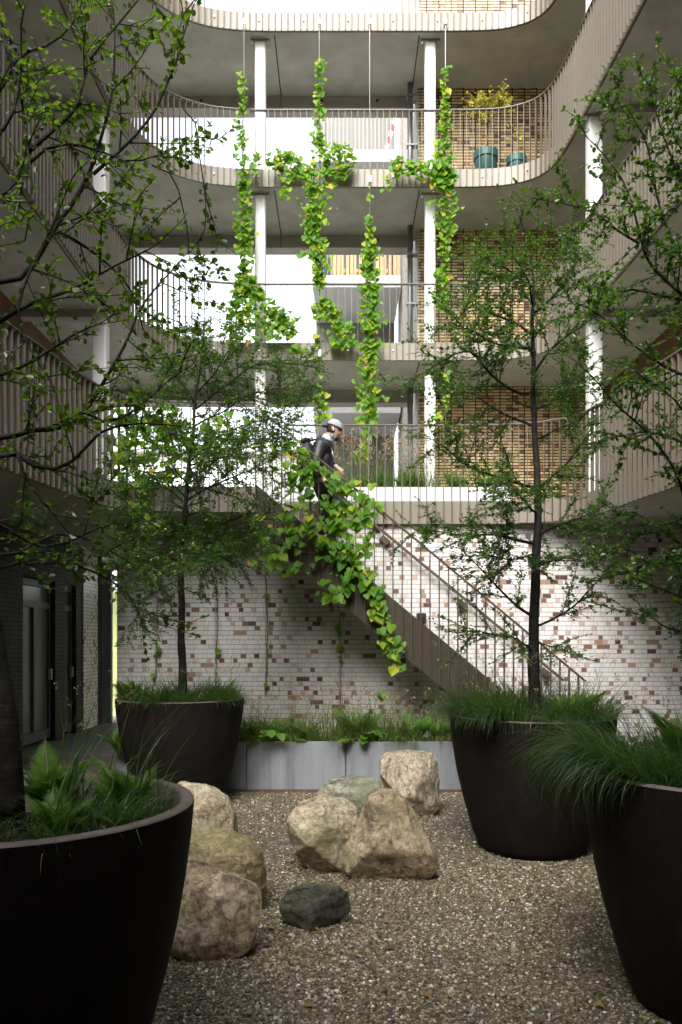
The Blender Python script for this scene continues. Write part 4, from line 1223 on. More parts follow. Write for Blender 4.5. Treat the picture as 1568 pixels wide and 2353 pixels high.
v.blob(975, 392, 40, 24, 62, VY); v.blob(925, 385, 30, 22, 34, VY); v.blob(1018, 410, 28, 28, 55, VY); v.blob(888, 425, 10, 20, 6, VY)
v.strand([(1022,430),(1027,500),(1022,570)], 85, [22,26,22], VY); v.strand([(1020,570),(1018,640),(1015,720)], 50, [16,20,16], VY)
v.build('climber on the right hand cable in front of the yellow brick')
v = Vine(7)
v.strand([(1015,850),(1022,900),(1012,960)], 34, 18, VY)
v.build('short yellow green climber right of the right middle column above the white planter')
# the climber on the stairs, nearer and with larger leaves
SY = 10.26
v = Vine(5, .105)
v.strand([(668,1015),(720,1062),(780,1110),(850,1160),(900,1200)], 24, 16, SY, .009); v.blob(695, 1090, 36, 30, 12, SY)
v.blob(755, 1165, 52, 60, 36, SY); v.blob(770, 1235, 34, 40, 12, SY); v.blob(820, 1150, 55, 50, 26, SY); v.blob(700, 1190, 50, 45, 16, SY)
v.blob(640, 1215, 62, 44, 26, SY); v.blob(820, 1240, 40, 58, 30, SY); v.blob(690, 1275, 60, 50, 16, SY); v.blob(625, 1300, 60, 30, 12, SY)
v.strand([(800,1270),(830,1320),(860,1360)], 55, [30,34,24], SY); v.blob(770, 1350, 40, 36, 22, SY)
v.strand([(865,1350),(875,1430),(900,1480),(915,1540)], 46, [22,26,26,18], SY); v.blob(690, 1110, 30, 40, 16, SY); v.blob(880, 1590, 14, 12, 4, SY)
v.build('large heart leaved climber covering the upper stairs around the man')
v = Vine(6, .115)
v.blob(300, 1010, 55, 60, 56, 10.0); v.blob(400, 1030, 80, 60, 60, 10.05); v.blob(350, 960, 90, 28, 40, 10.05); v.blob(540, 1000, 70, 60, 30, 10.2)
v.blob(330, 1090, 70, 40, 34, 10.05); v.blob(620, 1050, 50, 40, 14, 10.2); v.strand([(290,1080),(310,1140),(330,1180),(350,1230)], 30, 22, 9.95)
v.build('climber on the left balustrade of the lowest walkway behind the tree')
# thin cables and thin growth on the white wall
for k, (px, y0, y1, n) in enumerate(((358, 1290, 1560, 10), (495, 1290, 1580, 4), (610, 1300, 1600, 4), (779, 1390, 1660, 8))):
    root = cable(px, y0, y1, ['thin wire on the white wall left of the far left trunk', 'thin wire on the white wall right of the far left trunk', 'thin wire on the white wall left of the stair bottom edge', 'thin wire with a brown stem under the staircase'][k], 11.44, False, .004)
    v = Vine(20+k, .07); v.strand([(px, y0),(px+6, (y0+y1)/2),(px, y1)], n/1.5, 10, 11.45, .006, depth=.03)
    v.leafat(P(px+3, y1-30, 11.42)); v.build(['wispy climber on the wire farthest left on the white wall', 'almost bare climber stem right of the far left trunk', 'almost bare climber stem left of the stair edge', 'few leaved climber hanging under the staircase'][k])

print('NLEAF', NLEAF)

# ------------------------------------------------------------------ grasses and ferns
def blades(n, pos, out, L, arch, width, seed, seg=6, droop=1.0):
    """n x 3 roots, n x 2 leaning directions, lengths; returns V, F of tapered bent blades"""
    r = np.random.RandomState(seed)
    tt = np.linspace(0, 1, seg+1)
    ox, oy = out[:, 0], out[:, 1]
    # integrate the slope: starts steep, bends over
    ang0 = r.uniform(.05, .5, n)*arch; ang1 = ang0 + r.uniform(.6, 2.0, n)*arch*droop
    px = np.zeros((n, seg+1)); pz = np.zeros((n, seg+1))
    for i in range(1, seg+1):
        a = ang0 + (ang1-ang0)*tt[i]**1.3
        px[:, i] = px[:, i-1] + np.sin(a)*L/seg; pz[:, i] = pz[:, i-1] + np.cos(a)*L/seg
    C = np.stack([pos[:, None, 0] + px*ox[:, None], pos[:, None, 1] + px*oy[:, None], pos[:, None, 2] + pz], 2)
    tw = r.uniform(-.9, .9, n)
    sx, sy = -oy*np.cos(tw) + ox*np.sin(tw), ox*np.cos(tw) + oy*np.sin(tw)
    w = width*(1 - tt**1.6)[None]*np.ones((n, 1)) + .0004
    S = np.stack([sx, sy, np.zeros(n)], 1)[:, None]
    A = C - S*w[..., None]*.5; B = C + S*w[..., None]*.5
    V = np.stack([A, B], 2).reshape(n, -1, 3)
    k = 2*(seg+1)
    f = np.array([(2*i, 2*i+1, 2*i+3, 2*i+2) for i in range(seg)])
    Fc = (f[None] + (np.arange(n)*k)[:, None, None]).reshape(-1, 4)
    return V.reshape(-1, 3), Fc, C

def seedheads(C, r, size, k=14):
    """small chaffy heads at the tips of stems"""
    L = Leaves()
    for tip, prev in zip(C[:, -1], C[:, -2]):
        t = Vector(tip)-Vector(prev)
        for _ in range(k):
            p = Vector(tip) - t.normalized()*r.uniform(0, size*1.6) + rvec(r)*size*.35
            L.add(p, t.normalized()*.6 + rvec(r), rvec(r), size*r.uniform(.18,.4))
    return L

def fern(x, y, z, R_, n, seed, label, mat='leaf_fern', up=.9, group='ferns'):
    r = random.Random(seed); L = Leaves(); w = MB()
    for k in range(n):
        a = 2*math.pi*(k+r.random()*.7)/n; ln = R_*r.uniform(.7,1.15)
        o = Vector((math.cos(a), math.sin(a), 0)); sgn = Vector((-o.y, o.x, 0))
        q = []; p = Vector((x, y, z)); ang = R(r.uniform(5, 30)); N = 26
        for i in range(N+1):
            q.append(p.copy()); ang += R(80*(1.15-up*.5))/N*r.uniform(.6,1.3)
            p = p + (o*math.sin(ang) + Vector((0,0,1))*math.cos(ang))*ln/N
        w.tube(q, [.003*(1-i/N)+.0006 for i in range(N+1)], 3)
        for i in range(3, N+1):
            f = i/N; pl = ln*.27*math.sin(math.pi*min(1, .12+f*.9))**.8*(1.15-f*.6)
            t = (q[i]-q[i-1]).normalized(); up_ = t.cross(sgn); up_ = -up_ if up_.z < 0 else up_
            for s_ in (-1, 1):
                for sub in (0, .5):
                    L.add(q[i-1].lerp(q[i], sub), sgn*s_ + t*.45, up_, pl*r.uniform(.85,1.1))
    root = empty('fern', (x, y, z), label, 'fern', group)
    w.build('stalks', M['stem'], root); link('fronds', L.mesh('fronds', M[mat], PINNA), root)

def grass_bed(name, label, roots, outs, Ls, arch, width, mat, seed, stems=0, stemh=(.3,.5), shead=.03, stem_roots=None, droop=1.0, seg=6, stemw=.0035):
    r = np.random.RandomState(seed); rr = random.Random(seed)
    V, Fc, _ = blades(len(roots), roots, outs, Ls, arch, width, seed, seg, droop)
    root = empty(name, tuple(roots.mean(0)), label, 'grass', kind='stuff')
    link('blades', mesh_np('blades', V, Fc, M[mat]), root)
    if stems:
        sr = roots[r.choice(len(roots), stems)] if stem_roots is None else stem_roots
        so = outs[r.choice(len(outs), stems)]
        V, Fc, C = blades(stems, sr, so, r.uniform(*stemh, stems), .45, stemw, seed+1, 8)
        link('stems', mesh_np('stems', V, Fc, M['grass_dry']), root)
        link('seed_heads', seedheads(C, rr, shead).mesh('seed_heads', M['seed'], LEAF4), root)

def ring_roots(c, n, r0, r1, z, seed, tufts=40, spread=.05):
    r = np.random.RandomState(seed)
    ta = r.uniform(0, 2*np.pi, tufts); tr = np.sqrt(r.uniform(r0*r0, r1*r1, tufts))
    k = r.randint(0, tufts, n)
    x = tr[k]*np.cos(ta[k]) + r.normal(0, spread, n); y = tr[k]*np.sin(ta[k]) + r.normal(0, spread, n)
    rad = np.hypot(x, y); sc = np.minimum(1, r1/np.maximum(rad, 1e-6)); x *= sc; y *= sc
    roots = np.stack([c[0]+x, c[1]+y, np.full(n, z) + .02*(1-np.hypot(x,y))], 1)
    a = np.arctan2(y, x) + r.normal(0, .9, n)
    return roots, np.stack([np.cos(a), np.sin(a)], 1)

rs = np.random.RandomState(3)
# back left pot
c = POTS['bl']; ro, ou = ring_roots(c, 2600, .0, .57, .95, 1, 60)
grass_bed('pot_grass', 'green grass mound around the far left trunk', ro, ou, rs.uniform(.16,.44,len(ro)), 1.05, .0075, 'grass', 11, 50, (.35,.55), .035)
fern(c[0]-.44, c[1]-.30, .98, .42, 9, 1, 'bright fern at the left edge of the far left pot')
fern(c[0]+.40, c[1]+.2, .98, .34, 8, 2, 'fern at the right side of the far left pot behind its grass')
# back right pot
c = POTS['br']; ro, ou = ring_roots(c, 3400, .0, .60, .98, 2, 46)
grass_bed('pot_grass', 'long green grass hanging over the rim around the trunk before the stairs', ro, ou, rs.uniform(.20,.56,len(ro)), 1.2, .0062, 'grass', 12, 60, (.45,.75), .036)
fern(c[0]+.24, c[1]-.30, 1.0, .40, 10, 3, 'fern beside the trunk in the pot before the stairs')
fern(c[0]+.44, c[1]+.05, 1.0, .36, 9, 4, 'dark fern at the right rim of the pot before the stairs')
def tufts_over(c, n, k, a0, a1, l0, l1, seed, label, arch=1.5, rr_=.60):
    r = np.random.RandomState(seed)
    a = r.choice(r.uniform(a0, a1, k), n) + r.normal(0, .05, n)
    ro = np.stack([c[0]+(rr_-.04)*np.cos(a)+r.normal(0,.03,n), c[1]+(rr_-.04)*np.sin(a)+r.normal(0,.03,n), np.full(n, 1.03)], 1)
    ou = np.stack([np.cos(a+r.normal(0,.4,n)), np.sin(a+r.normal(0,.4,n))], 1)
    grass_bed('hanging_grass', label, ro, ou, r.uniform(l0, l1, n), arch, .005, 'grass', seed, 14, (.3,.5), .034, seg=8)
tufts_over(POTS['br'], 900, 14, 3.1, 6.1, .18, .46, 91, 'uneven grass tufts hanging over the front of the pot before the stairs')
tufts_over(POTS['bl'], 460, 10, 3.1, 6.2, .14, .34, 92, 'short grass tufts hanging over the front of the far left pot')
# front right pot: a shaggy curtain over the rim on the left
c = POTS['fr']; ro, ou = ring_roots(c, 3000, .05, .50, .97, 3, 48)
grass_bed('pot_grass', 'thick dark grass filling the pot at the right edge', ro, ou, rs.uniform(.16,.40,len(ro)), 1.0, .0055, 'grass', 13, 44, (.4,.6), .03)
n = 1500
a = rs.choice(np.linspace(2.1, 3.65, 24), n) + rs.normal(0, .05, n); ro = np.stack([c[0]+.55*np.cos(a)+rs.normal(0,.04,n), c[1]+.56*np.sin(a)+rs.normal(0,.03,n), np.full(n, 1.03)], 1)
ou = np.stack([np.cos(a+rs.normal(0,.25,n)), np.sin(a+rs.normal(0,.25,n))], 1)
grass_bed('hanging_grass', 'long soft grass spilling down the left side of the right edge pot', ro, ou, rs.uniform(.24,.54,n), 1.7, .0048, 'grass', 14, 0, seg=9, droop=1.0)
fern(c[0]-.05, c[1]+.30, 1.0, .45, 10, 5, 'grey green fern at the back of the right edge pot')
fern(c[0]+.22, c[1]+.22, 1.0, .5, 10, 15, 'upright fern behind the right edge trunk')
# front left pot: thin, low grass inside the rim, ferns behind
c = POTS['fl']; ro, ou = ring_roots(c, 1300, .1, .52, .945, 4, 46, .035)
grass_bed('pot_grass', 'loose grass growing below the rim of the nearest left pot', ro, ou, rs.uniform(.12,.36,len(ro)), 1.25, .0056, 'grass', 15, 16, (.35,.62), .026)
fern(c[0]+.02, c[1]+.30, .95, .36, 11, 6, 'wide fern in the middle of the nearest left pot')
fern(c[0]+.36, c[1]+.22, .95, .36, 8, 7, 'fern with an arching frond over the right rim of the nearest left pot')
fern(c[0]-.25, c[1]-.05, .95, .32, 9, 8, 'fern beside the trunk in the nearest left pot')
fern(c[0]+.22, c[1]-.12, .95, .26, 8, 9, 'low fern in the front of the nearest left pot')
# a few tall reedy blades at the right of that pot
n = 22; ro = np.stack([c[0]+rs.uniform(.1,.5,n), c[1]+rs.uniform(-.1,.35,n), np.full(n,.95)], 1); a = rs.uniform(-1.2,1.6,n)
grass_bed('reed_grass', 'tall reedy stems rising from the nearest left pot', ro, np.stack([np.cos(a),np.sin(a)],1), rs.uniform(.35,.62,n), .5, .009, 'grass', 16, 8, (.5,.7), .026)
# concrete planter
n = 4600; x = rs.choice(rs.uniform(-2.38, 2.8, 120), n) + rs.normal(0, .06, n); y = rs.uniform(8.85, 9.65, n)
a = rs.uniform(0, 2*np.pi, n); fr = rs.rand(n) < .35; y = np.where(fr, rs.uniform(8.80, 8.95, n), y); a = np.where(fr, rs.normal(-np.pi/2, .7, n), a)
grass_bed('planter_grass', 'mixed grasses along the concrete planter below the white wall', np.stack([x,y,np.full(n,.48)],1), np.stack([np.cos(a),np.sin(a)],1), rs.uniform(.22,.6,n), .7, .006, 'grass_dry', 17, 320, (.40,.78), .06, stemw=.005)
n = 900; x = rs.choice(rs.uniform(-2.35, 2.7, 26), n) + rs.normal(0, .07, n)
grass_bed('hanging_grass', 'grass and dry seed heads hanging over the front of the concrete planter', np.stack([x, rs.uniform(8.77, 8.84, n), np.full(n,.53)],1), np.stack([rs.normal(0,.4,n), -np.ones(n)],1), rs.uniform(.12,.42,n), 1.5, .005, 'grass_dry', 19, 60, (.25,.5), .05)
for k, (px, py, rr_) in enumerate(((640,1655,.50),(825,1650,.62),(870,1660,.42),(950,1660,.52),(1010,1640,.48),(585,1640,.42),(700,1660,.40))):
    p = P(px, 1690, 9.1)
    fern(p.x, 8.93+.07*(k % 3), .5, rr_*.9, 11, 30+k, ['fern at the left of the concrete planter, leaves over its edge', 'tall bright fern in the middle of the concrete planter', 'low fern just right of the tallest one in the concrete planter', 'fern above the cube shaped boulder', 'fern at the right end of the concrete planter', 'fern beside the far left pot in the concrete planter', 'small fern left of the middle of the concrete planter'][k])
fern(-2.35, 8.6, .42, .40, 9, 44, 'bright fern low beside the left side of the far left pot')
# planter on the lowest walkway
n = 1900; x = rs.choice(rs.uniform(-1.2, 2.5, 60), n) + rs.normal(0, .04, n); y = rs.uniform(12.25, 12.8, n); a = rs.uniform(0, 2*np.pi, n)
grass_bed('planter_grass', 'feathery grasses in the white planter on the lowest walkway', np.stack([x,y,np.full(n,3.90)],1), np.stack([np.cos(a),np.sin(a)],1), rs.uniform(.25,.75,n), .7, .007, 'grass_dry', 18, 340, (.6,1.15), .085, stemw=.006)
for k, x in enumerate((.55, 1.0, 1.75, 2.2)):
    fern(x, 12.35, 3.93, .42, 8, 60+k, ['bright fern right of the man in the white planter', 'second fern from the man in the white planter', 'fern behind the right middle column in the white planter', 'fern at the right end of the white planter'][k])

# fallen leaves on the gravel
L = Leaves(); rng = random.Random(77)
for k in range(170):
    y = rng.uniform(3.2, 8.6); x = rng.uniform(-1, 1)*(y*.42); 
    L.add(Vector((x, y, ground_z(x, y)+.016)), Vector((rng.uniform(-1,1), rng.uniform(-1,1), rng.uniform(-.1,.25))), Vector((rng.uniform(-.3,.3), rng.uniform(-.3,.3), 1)), rng.choice([.02,.025,.03,.03,.05]))
M['leaf_fallen'] = m_leaf('fallen_leaf', [(0,(.10,.05,.02)), (.4,(.22,.12,.04)), (.75,(.36,.27,.06)), (1,(.16,.22,.05))], (.3,.2,.05), .2, .6, .3)
props(link('fallen_leaves', L.mesh('fallen_leaves', M['leaf_fallen'], LEAF6)), 'brown and yellow leaves fallen on the gravel', 'leaves', kind='stuff')

# broad leaved plants in the concrete planter
def leafy(x, y, z, seed, label, n=26, sz=.17):
    r = random.Random(seed); L = Leaves(); w = MB()
    for k in range(n):
        a = r.uniform(0, 2*math.pi); el = r.uniform(.25, 1.2); ln = r.uniform(.10, .30)
        o = Vector((math.cos(a)*math.cos(el), math.sin(a)*math.cos(el), math.sin(el)))
        p = Vector((x, y, z)) + o*ln
        w.tube([Vector((x, y, z)), Vector((x, y, z)) + o*ln*.6 + Vector((0,0,.03)), p], [.004,.003,.002], 4)
        L.add(p, Vector((o.x, o.y, -.25 + r.uniform(-.3,.3))), Vector((o.x*.3, o.y*.3, 1)), sz*r.uniform(.6,1.15))
    root = empty('leafy_plant', (x, y, z), label, 'plant', 'broad leaved plants in the concrete planter')
    w.build('stalks', M['stem'], root); link('leaves', L.mesh('leaves', M['leaf_fern'], LEAF6), root)
leafy(-.78, 8.86, .50, 1, 'broad leaved plant hanging over the left part of the concrete planter')
leafy(.27, 8.86, .50, 2, 'broad leaved plant below the tallest fern in the concrete planter', 20, .15)
leafy(-1.10, 9.0, .52, 3, 'broad leaved plant next to the far left pot in the concrete planter', 18, .15)

# ------------------------------------------------------------------ the man on the stairs
def Q(zx, zy, dy=0.0):
    """joint from the enlarged view of the man"""
    return P((640 + zx/4.3556)*.91911, (1000 + zy/4.3556)*.91911, 10.88+dy)
def skin_mesh(name, chains, sub=2, res=None):
    """one surface from connected chains of (point, radius or (rx, ry))"""
    bm = bmesh.new(); ids = {}
    rad = []
    def vert(p):
        key = tuple(round(c, 4) for c in p)
        if key not in ids:
            ids[key] = bm.verts.new(p)
            rad.append(None)
        return ids[key]
    order = []
    for ch in chains:
        prev = None
        for p, r in ch:
            v = vert(p); bm.verts.index_update()
            rad[v.index] = r
            if prev is not None and bm.edges.get((prev, v)) is None: bm.edges.new((prev, v))
            prev = v
    me = bpy.data.meshes.new(name); bm.to_mesh(me); bm.free()
    o = bpy.data.objects.new(name, me); COL.objects.link(o)
    m = o.modifiers.new('skin', 'SKIN'); m.use_smooth_shade = True
    for i, r in enumerate(rad):
        sv = me.skin_vertices[0].data[i]
        sv.radius = r if isinstance(r, tuple) else (r, r)
        sv.use_root = (i == 0)
    s = o.modifiers.new('sub', 'SUBSURF'); s.levels = s.render_levels = sub
    if res:
        rm = o.modifiers.new('remesh', 'REMESH'); rm.mode = 'VOXEL'; rm.voxel_size = res; rm.use_smooth_shade = True
    dg = bpy.context.evaluated_depsgraph_get()
    new = bpy.data.meshes.new_from_object(o.evaluated_get(dg))
    bpy.data.objects.remove(o)
    new.name = name
    for p in new.polygons: p.use_smooth = True
    return new

M['skin'] = m_plain('skin', (.50,.30,.21), .5, .08, 12)
M['leather'] = m_plain('black_leather', (.016,.016,.018), .5, .3, 9, .35, bscale=22)
M['trouser'] = m_plain('black_denim', (.012,.012,.014), .8, .2, 9, .2)
M['cap'] = m_plain('pale_grey_cap', (.36,.375,.385), .8, .05, 20, .1)
M['capdark'] = m_plain('dark_cap_brim', (.02,.03,.04), .6)
M['shirt'] = m_plain('white_collar', (.62,.63,.66), .7, .03)
M['mask'] = m_plain('blue_mask', (.14,.52,.72), .7, .05)
M['hair'] = m_plain('brown_hair', (.045,.028,.02), .6, .3, 40)
M['bag'] = m_plain('black_backpack', (.010,.010,.012), .6, .3, 10, .3)
HD = .0
hip = Q(690, 880); chest = Q(740, 600); neckb = Q(765, 430); headc = Q(850, 330)
man = empty('person', Q(760, 1640), 'man in a pale backwards cap and black leather jacket walking down the stairs', 'person')

# head: rings from chin to crown in the head's own frame, face towards +x and tilted down
def head_mesh():
    # z, front x, back x, half width (metres, origin at the middle of the head)
    rings = [(-.118,.060,.020,.020),(-.108,.078,-.005,.036),(-.092,.084,-.030,.048),(-.075,.080,-.050,.056),(-.060,.083,-.064,.061),(-.048,.082,-.074,.064),
             (-.036,.084,-.082,.067),(-.018,.084,-.088,.070),(0,.080,-.092,.073),(.020,.083,-.094,.075),(.040,.088,-.094,.076),(.062,.084,-.091,.074),(.085,.072,-.083,.067),(.104,.050,-.066,.054),(.117,.022,-.038,.032),(.121,.0,-.012,.010)]
    n = 28; V, Fc = [], []
    for z, xf, xb, hw in rings:
        for k in range(n):
            a = 2*math.pi*k/n; c, s = math.cos(a), math.sin(a)
            cx = (xf+xb)/2; rx = (xf-xb)/2
            x = cx + rx*math.copysign(abs(c)**.85, c); y = hw*math.copysign(abs(s)**.9, s)
            if c > .97:                       # nose and lips on the middle line
                x += {-.048:.006, -.060:.004, -.075:.004, -.036:.010, -.018:.028, 0:.017, .020:.006}.get(z, 0)
            elif c > .85:
                x += {-.018:.008, 0:.003, .020:-.006}.get(z, 0)
                if z == .020 or z == 0: x -= .006       # eye sockets
            V.append((x, y, z))
    m = len(rings)
    for i in range(m-1):
        for k in range(n): Fc.append((i*n+k, i*n+(k+1)%n, (i+1)*n+(k+1)%n, (i+1)*n+k))
    Fc += [tuple(range(n-1,-1,-1)), tuple((m-1)*n+k for k in range(n))]
    return V, Fc
HM = Matrix.Translation(headc) @ Matrix.Rotation(R(20), 4, 'Y') @ Matrix.Scale(1.02, 4)
hv, hf = head_mesh()
# ears, folded in as bumps of the same body mesh
body = MB()
body.add([HM @ Vector(v) for v in hv], hf)
for s in (-1, 1):
    ev, ef = tube([(-.012, s*.072, -.03), (-.018, s*.082, -.005), (-.012, s*.080, .022)], [.010, .019, .012], 8)
    body.add([HM @ Vector(v) for v in ev], ef)
sh_r, sh_l = Q(690, 505, -.16), Q(770, 505, .16)
el_r, wr_r = Q(650, 720, -.25), Q(735, 850, -.27)
el_l, wr_l = Q(770, 690, .22), Q(885, 735, .12)
kn_f, an_f = Q(965, 1150, -.08), Q(795, 1545, -.08)
kn_b, an_b = Q(790, 1180, .10), Q(700, 1480, .10)
bodychains = [
    [(hip, (.115,.095)), (chest, (.12,.10)), (Q(745,500), (.11,.095)), (neckb, .062), (Q(800,390), .056), (Q(835,345), .055)],
    [(Q(745,500), (.13,.11)), (sh_r, .05), (el_r, .036), (wr_r, .028)],
    [(Q(745,500), (.13,.11)), (sh_l, .055), (el_l, .043), (wr_l, .028), (Q(905,752,.11), .032)],
    [(hip, (.115,.095)), (Q(720,930,-.09), .085), (kn_f, .068), (an_f, .048)],
    [(hip, (.115,.095)), (Q(700,940,.09), .085), (kn_b, .068), (an_b, .048)]]
bme = skin_mesh('body_core', bodychains, 2)
core_v = [v.co.copy() for v in bme.vertices]; core_f = [tuple(p.vertices) for p in bme.polygons]
body.add(core_v, core_f)
# fingers and thumb of the hand on the rail, and the nearer hand
def hand(c, d, up, s):
    d, up = d.normalized(), up.normalized(); side = d.cross(up)
    b = MB(); palm_end = c + d*.085
    v, f = tube([c, c+d*.04, palm_end], [.026,.036,.034], 10); b.add(v, f)
    for k, (o, ln) in enumerate(((-.027,.066),(-.009,.075),(.010,.070),(.027,.055))):
        a = palm_end - d*.012 + side*o; m1 = a + d*ln*.5 - up*.006; m2 = m1 + (d*.6 - up*.8).normalized()*ln*.32; m3 = m2 + (d*.1 - up).normalized()*ln*.26
        v, f = tube([a, m1, m2, m3], [.0095,.009,.008,.006], 7); b.add(v, f)
    a = c + d*.03 - side*s*.03
    v, f = tube([a, a + (d*.7 - side*s*.7).normalized()*.035, a + (d - side*s*.35 - up*.2).normalized()*.066], [.012,.011,.008], 7); b.add(v, f)
    return b
for b in (hand(Q(893,742,.115), Vector((.75,0,-.65)), Vector((.5,-.3,.8)), 1), hand(wr_r, Vector((.55,.1,-.85)), Vector((.8,-.4,.5)), -1)):
    body.add(b.v, b.f)
bm_ = body.mesh('body', M['skin'], True)
o = bpy.data.objects.new('tmp', bm_); COL.objects.link(o)
rm = o.modifiers.new('r', 'REMESH'); rm.mode = 'VOXEL'; rm.voxel_size = .0055; rm.use_smooth_shade = True
nm = bpy.data.meshes.new_from_object(o.evaluated_get(bpy.context.evaluated_depsgraph_get()))
bpy.data.objects.remove(o)
nm.materials.clear(); nm.materials.append(M['skin']); nm.name = 'body'
for p in nm.polygons: p.use_smooth = True
link('body', nm, man)
def part(name, mb, mat, smooth=True, bevel=0): return mb.build(name, M[mat], man, smooth, bevel)
def H(x, y, z): return HM @ Vector((x, y, z))
# eyes, brows, beard, hair, cap
for s in (-1, 1):
    e = MB(); e.tube([H(.066, s*.030, .012), H(.0775, s*.031, .012)], [.012,.007], 8); part('eye', e, 'hair')
    e = MB(); e.tube([H(.080, s*.014, .026), H(.079, s*.03, .031), H(.066, s*.048, .027)], [.004,.0055,.003], 6); part('eyebrow', e, 'hair')
be = MB()
V, Fc = [], []
for z, g in ((-.122, .4), (-.108, 1), (-.094, 1), (-.080, .9)):
    for k in range(9):
        a = R(-62 + 124*k/8); rr = {-.122:(.05,.024), -.108:(.052,.042), -.094:(.058,.053), -.080:(.055,.058)}[z]
        V.append(H(.034 + rr[0]*math.cos(a)*1.02, rr[1]*math.sin(a)*1.06, z))
for i in range(3):
    for k in range(8): Fc.append((i*9+k, i*9+k+1, (i+1)*9+k+1, (i+1)*9+k))
be.add(V, Fc); o = part('beard', be, 'hair'); sm = o.modifiers.new('s', 'SOLIDIFY'); sm.thickness = .006; sm.offset = 1
mo = MB(); mo.tube([H(.070, -.03, -.062), H(.0865, 0, -.053), H(.070, .03, -.062)], [.004,.006,.004], 6); part('moustache', mo, 'hair')
ha = MB()
V, Fc = [], []
hr = [(-.050,-.072,.060,150),(-.02,-.093,.073,125),(.015,-.099,.079,105),(.05,-.098,.080,98)]
for z, xb, hw, span in hr:
    for k in range(15):
        a = R(180-span + 2*span*k/14)
        x = -.008 + (abs(xb+.008) if math.cos(a) < 0 else .06)*math.cos(a)
        V.append(H(x, hw*1.02*math.sin(a), z))
for i in range(3):
    for k in range(14): Fc.append((i*15+k, i*15+k+1, (i+1)*15+k+1, (i+1)*15+k))
ha.add(V, Fc); o = part('hair', ha, 'hair'); sm = o.modifiers.new('s', 'SOLIDIFY'); sm.thickness = .006; sm.offset = 1
ca = MB(); V, Fc = [], []
n = 28
for i in range(9):
    a = R(90*i/8); z = .040 + .098*math.sin(a); k_ = math.cos(a)**.75 if i < 8 else 0.02
    for k in range(n):
        w = 2*math.pi*k/n; V.append(H(-.004 + .1065*k_*math.cos(w), .088*k_*math.sin(w), z - .006*math.cos(w)*k_))
for i in range(8):
    for k in range(n): Fc.append((i*n+k, i*n+(k+1)%n, (i+1)*n+(k+1)%n, (i+1)*n+k))
ca.add(V, Fc); cap_o = part('cap', ca, 'cap'); sm = cap_o.modifiers.new('s', 'SOLIDIFY'); sm.thickness = .006; sm.offset = 1
br = MB(); V, Fc = [], []
for i in range(7):
    f = i/6; x = -.098 - .075*f; z = .040 - .028*f
    hw = .072*math.sqrt(max(.02, 1-f**2.2))
    for k in range(9):
        y = hw*(k/4-1); V.append(H(x + .02*(abs(k-4)/4)**2*(1-f), y, z - .016*(abs(k-4)/4)**2))
for i in range(6):
    for k in range(8): Fc.append((i*9+k, i*9+k+1, (i+1)*9+k+1, (i+1)*9+k))
br.add(V, Fc); o = part('cap_brim', br, 'capdark'); sm = o.modifiers.new('s', 'SOLIDIFY'); sm.thickness = .006
bd = MB()
for i in range(24):
    w0, w1_ = 2*math.pi*i/24, 2*math.pi*(i+1)/24
    bd.tube([H(-.004+.110*math.cos(w0), .091*math.sin(w0), .042-.006*math.cos(w0)), H(-.004+.110*math.cos(w1_), .091*math.sin(w1_), .042-.006*math.cos(w1_))], .0045, 5)
part('cap_band', bd, 'capdark')
st = MB(); st.tube([H(.104,-.012,.047), H(.122,-.012,.042)], .006, 6); part('cap_strap', st, 'cap')
# earphone, mask pulled under the chin, collar
ep = MB(); ep.tube([H(-.006,-.088,-.002), H(.002,-.094,-.006), H(.008,-.092,-.036)], [.009,.010,.005], 8); part('earphone', ep, 'shirt')
mk = MB(); V, Fc = [], []
for z, g in ((-.062, .0), (-.085, .006), (-.11, .004), (-.128, -.004)):
    for k in range(9):
        a = R(62 - 0 + (236)*k/8) if False else R(-78 + 156*k/8); V.append(H(-.012 + (.045+g)*math.cos(a), (.068+g)*math.sin(a), z))
for i in range(3):
    for k in range(8): Fc.append((i*9+k, i*9+k+1, (i+1)*9+k+1, (i+1)*9+k))
mk.add(V, Fc); o = part('mask', mk, 'mask', False); sm = o.modifiers.new('s', 'SOLIDIFY'); sm.thickness = .004; sm.offset = 1
lp = MB(); lp.tube([H(.014,-.066,-.062), H(.004,-.078,-.03), H(-.004,-.082,-.02)], .0018, 4); part('mask_loop', lp, 'shirt')
cl = MB(); V, Fc = [], []
nk = (Q(800,390)-neckb).normalized(); sx = nk.cross(Vector((0,1,0))).normalized()
for i, (h, r_) in enumerate(((-.03,.086),(.012,.080),(.032,.075))):
    for k in range(20):
        a = R(25 + 310*k/19); V.append(Q(778,425) + nk*h + (sx*math.cos(a) + Vector((0,1,0))*math.sin(a)*.95)*r_)
for i in range(2):
    for k in range(19): Fc.append((i*20+k, i*20+k+1, (i+1)*20+k+1, (i+1)*20+k))
cl.add(V, Fc); o = part('shirt_collar', cl, 'shirt'); sm = o.modifiers.new('s', 'SOLIDIFY'); sm.thickness = .008; sm.offset = 1
# jacket
jm = skin_mesh('jacket', [
    [(Q(690,930), (.165,.14)), (Q(705,800), (.18,.145)), (chest, (.185,.15)), (Q(745,510), (.165,.15)), (Q(768,450), (.105,.10)), (Q(778,432), (.082,.082))],
    [(Q(745,510), (.165,.15)), (Q(695,505,-.17), .092), (Q(665,620,-.23), .084), (el_r, .068), (Q(690,780,-.27), .062), (Q(728,840,-.27), .052)],
    [(Q(745,510), (.165,.15)), (Q(775,510,.17), .09), (el_l, .068), (Q(860,722,.14), .050)]], 2)
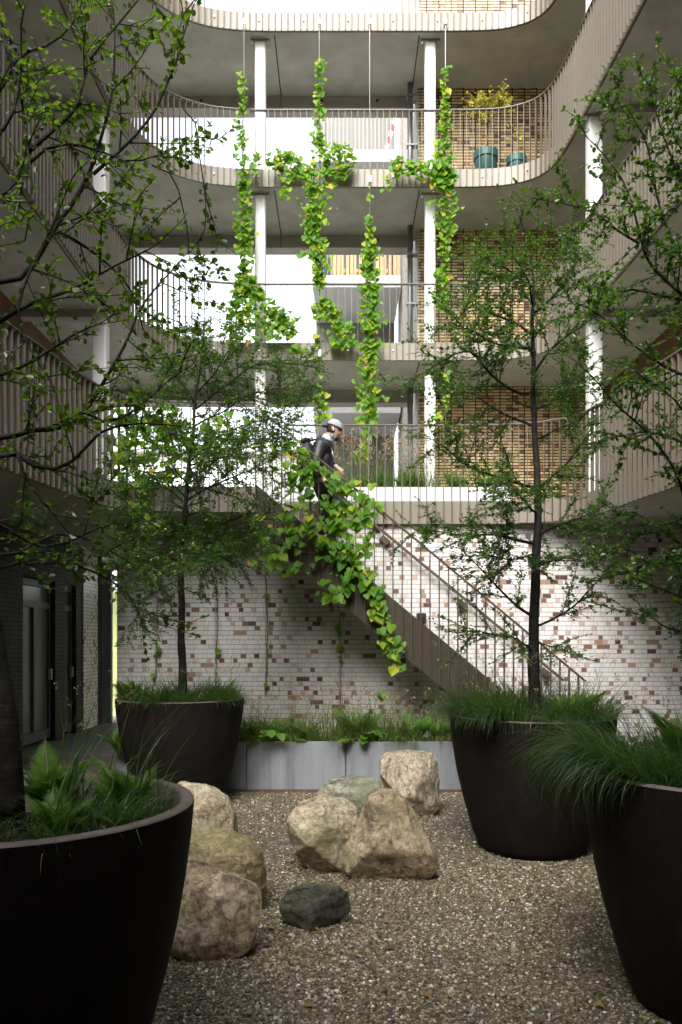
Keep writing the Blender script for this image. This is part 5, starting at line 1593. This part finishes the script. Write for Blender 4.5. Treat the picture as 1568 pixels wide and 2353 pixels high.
# creases
for v in jm.vertices:
    c = v.co; k = mnoise.fractal(c*Vector((9,9,16)) if False else Vector((c.x*9, c.y*9, c.z*16)), 1, 2, 3)
    v.co = c + v.normal*k*.010
jm.materials.append(M['leather']); link('jacket', jm, man)
for a, c_ in (((805,470),(845,660)), ((825,520),(862,690))):
    zp = MB(); zp.tube([Q(*a, -.11), Q(*c_, -.12)], .004, 5); part('zip', zp, 'steel')
cf = MB(); cf.tube([Q(862,722,.14), Q(885,738,.12)], [.036,.033], 10); part('shirt_cuff', cf, 'shirt')
# trousers and shoes
tm = skin_mesh('trousers', [
    [(Q(690,830), (.13,.11)), (hip, (.16,.125)), (Q(722,930,-.09), .112), (Q(850,1045,-.085), .098), (kn_f, .085), (Q(900,1300,-.08), .076), (an_f, .066)],
    [(hip, (.16,.125)), (Q(702,940,.09), .11), (kn_b, .082), (Q(735,1380,.10), .07), (an_b, .064)]], 2)
for v in tm.vertices:
    c = v.co; v.co = c + v.normal*mnoise.fractal(Vector((c.x*8, c.y*8, c.z*14)), 1, 2, 3)*.010
tm.materials.append(M['trouser']); link('trousers', tm, man)
for a in (an_f, an_b):
    s = skin_mesh('shoe', [[(a+Vector((-.03,0,-.02)), .05), (a+Vector((.02,0,-.075)), (.05,.038)), (a+Vector((.12,0,-.10)), (.045,.030)), (a+Vector((.19,0,-.105)), (.036,.022))]], 2)
    s.materials.append(M['capdark']); link('shoe', s, man)
# backpack
bp = empty('backpack', Q(540, 890), 'bulky black backpack on the back of the man', 'backpack')
pm = skin_mesh('bag', [[(Q(560,450), (.07,.11)), (Q(560,560,-.0), (.115,.15)), (Q(545,720), (.15,.17)), (Q(540,850), (.12,.16))]], 2)
for v in pm.vertices:
    c = v.co; v.co = c + v.normal*mnoise.fractal(c*7, 1, 2, 3)*.018
pm.materials.append(M['bag']); link('bag', pm, bp)
fl = skin_mesh('flap', [[(Q(500,450,-.06), .035), (Q(540,440,0), .045), (Q(600,440,.05), .03)]], 2); fl.materials.append(M['bag']); link('flap', fl, bp)
sp_ = MB(); sp_.tube([Q(610,440,-.10), Q(650,430,-.13), Q(690,415,-.13)], .014, 6); sp_.tube([Q(612,395,-.05), Q(612,450,-.05)], .012, 6); sp_.build('strap', M['bag'], bp, True)
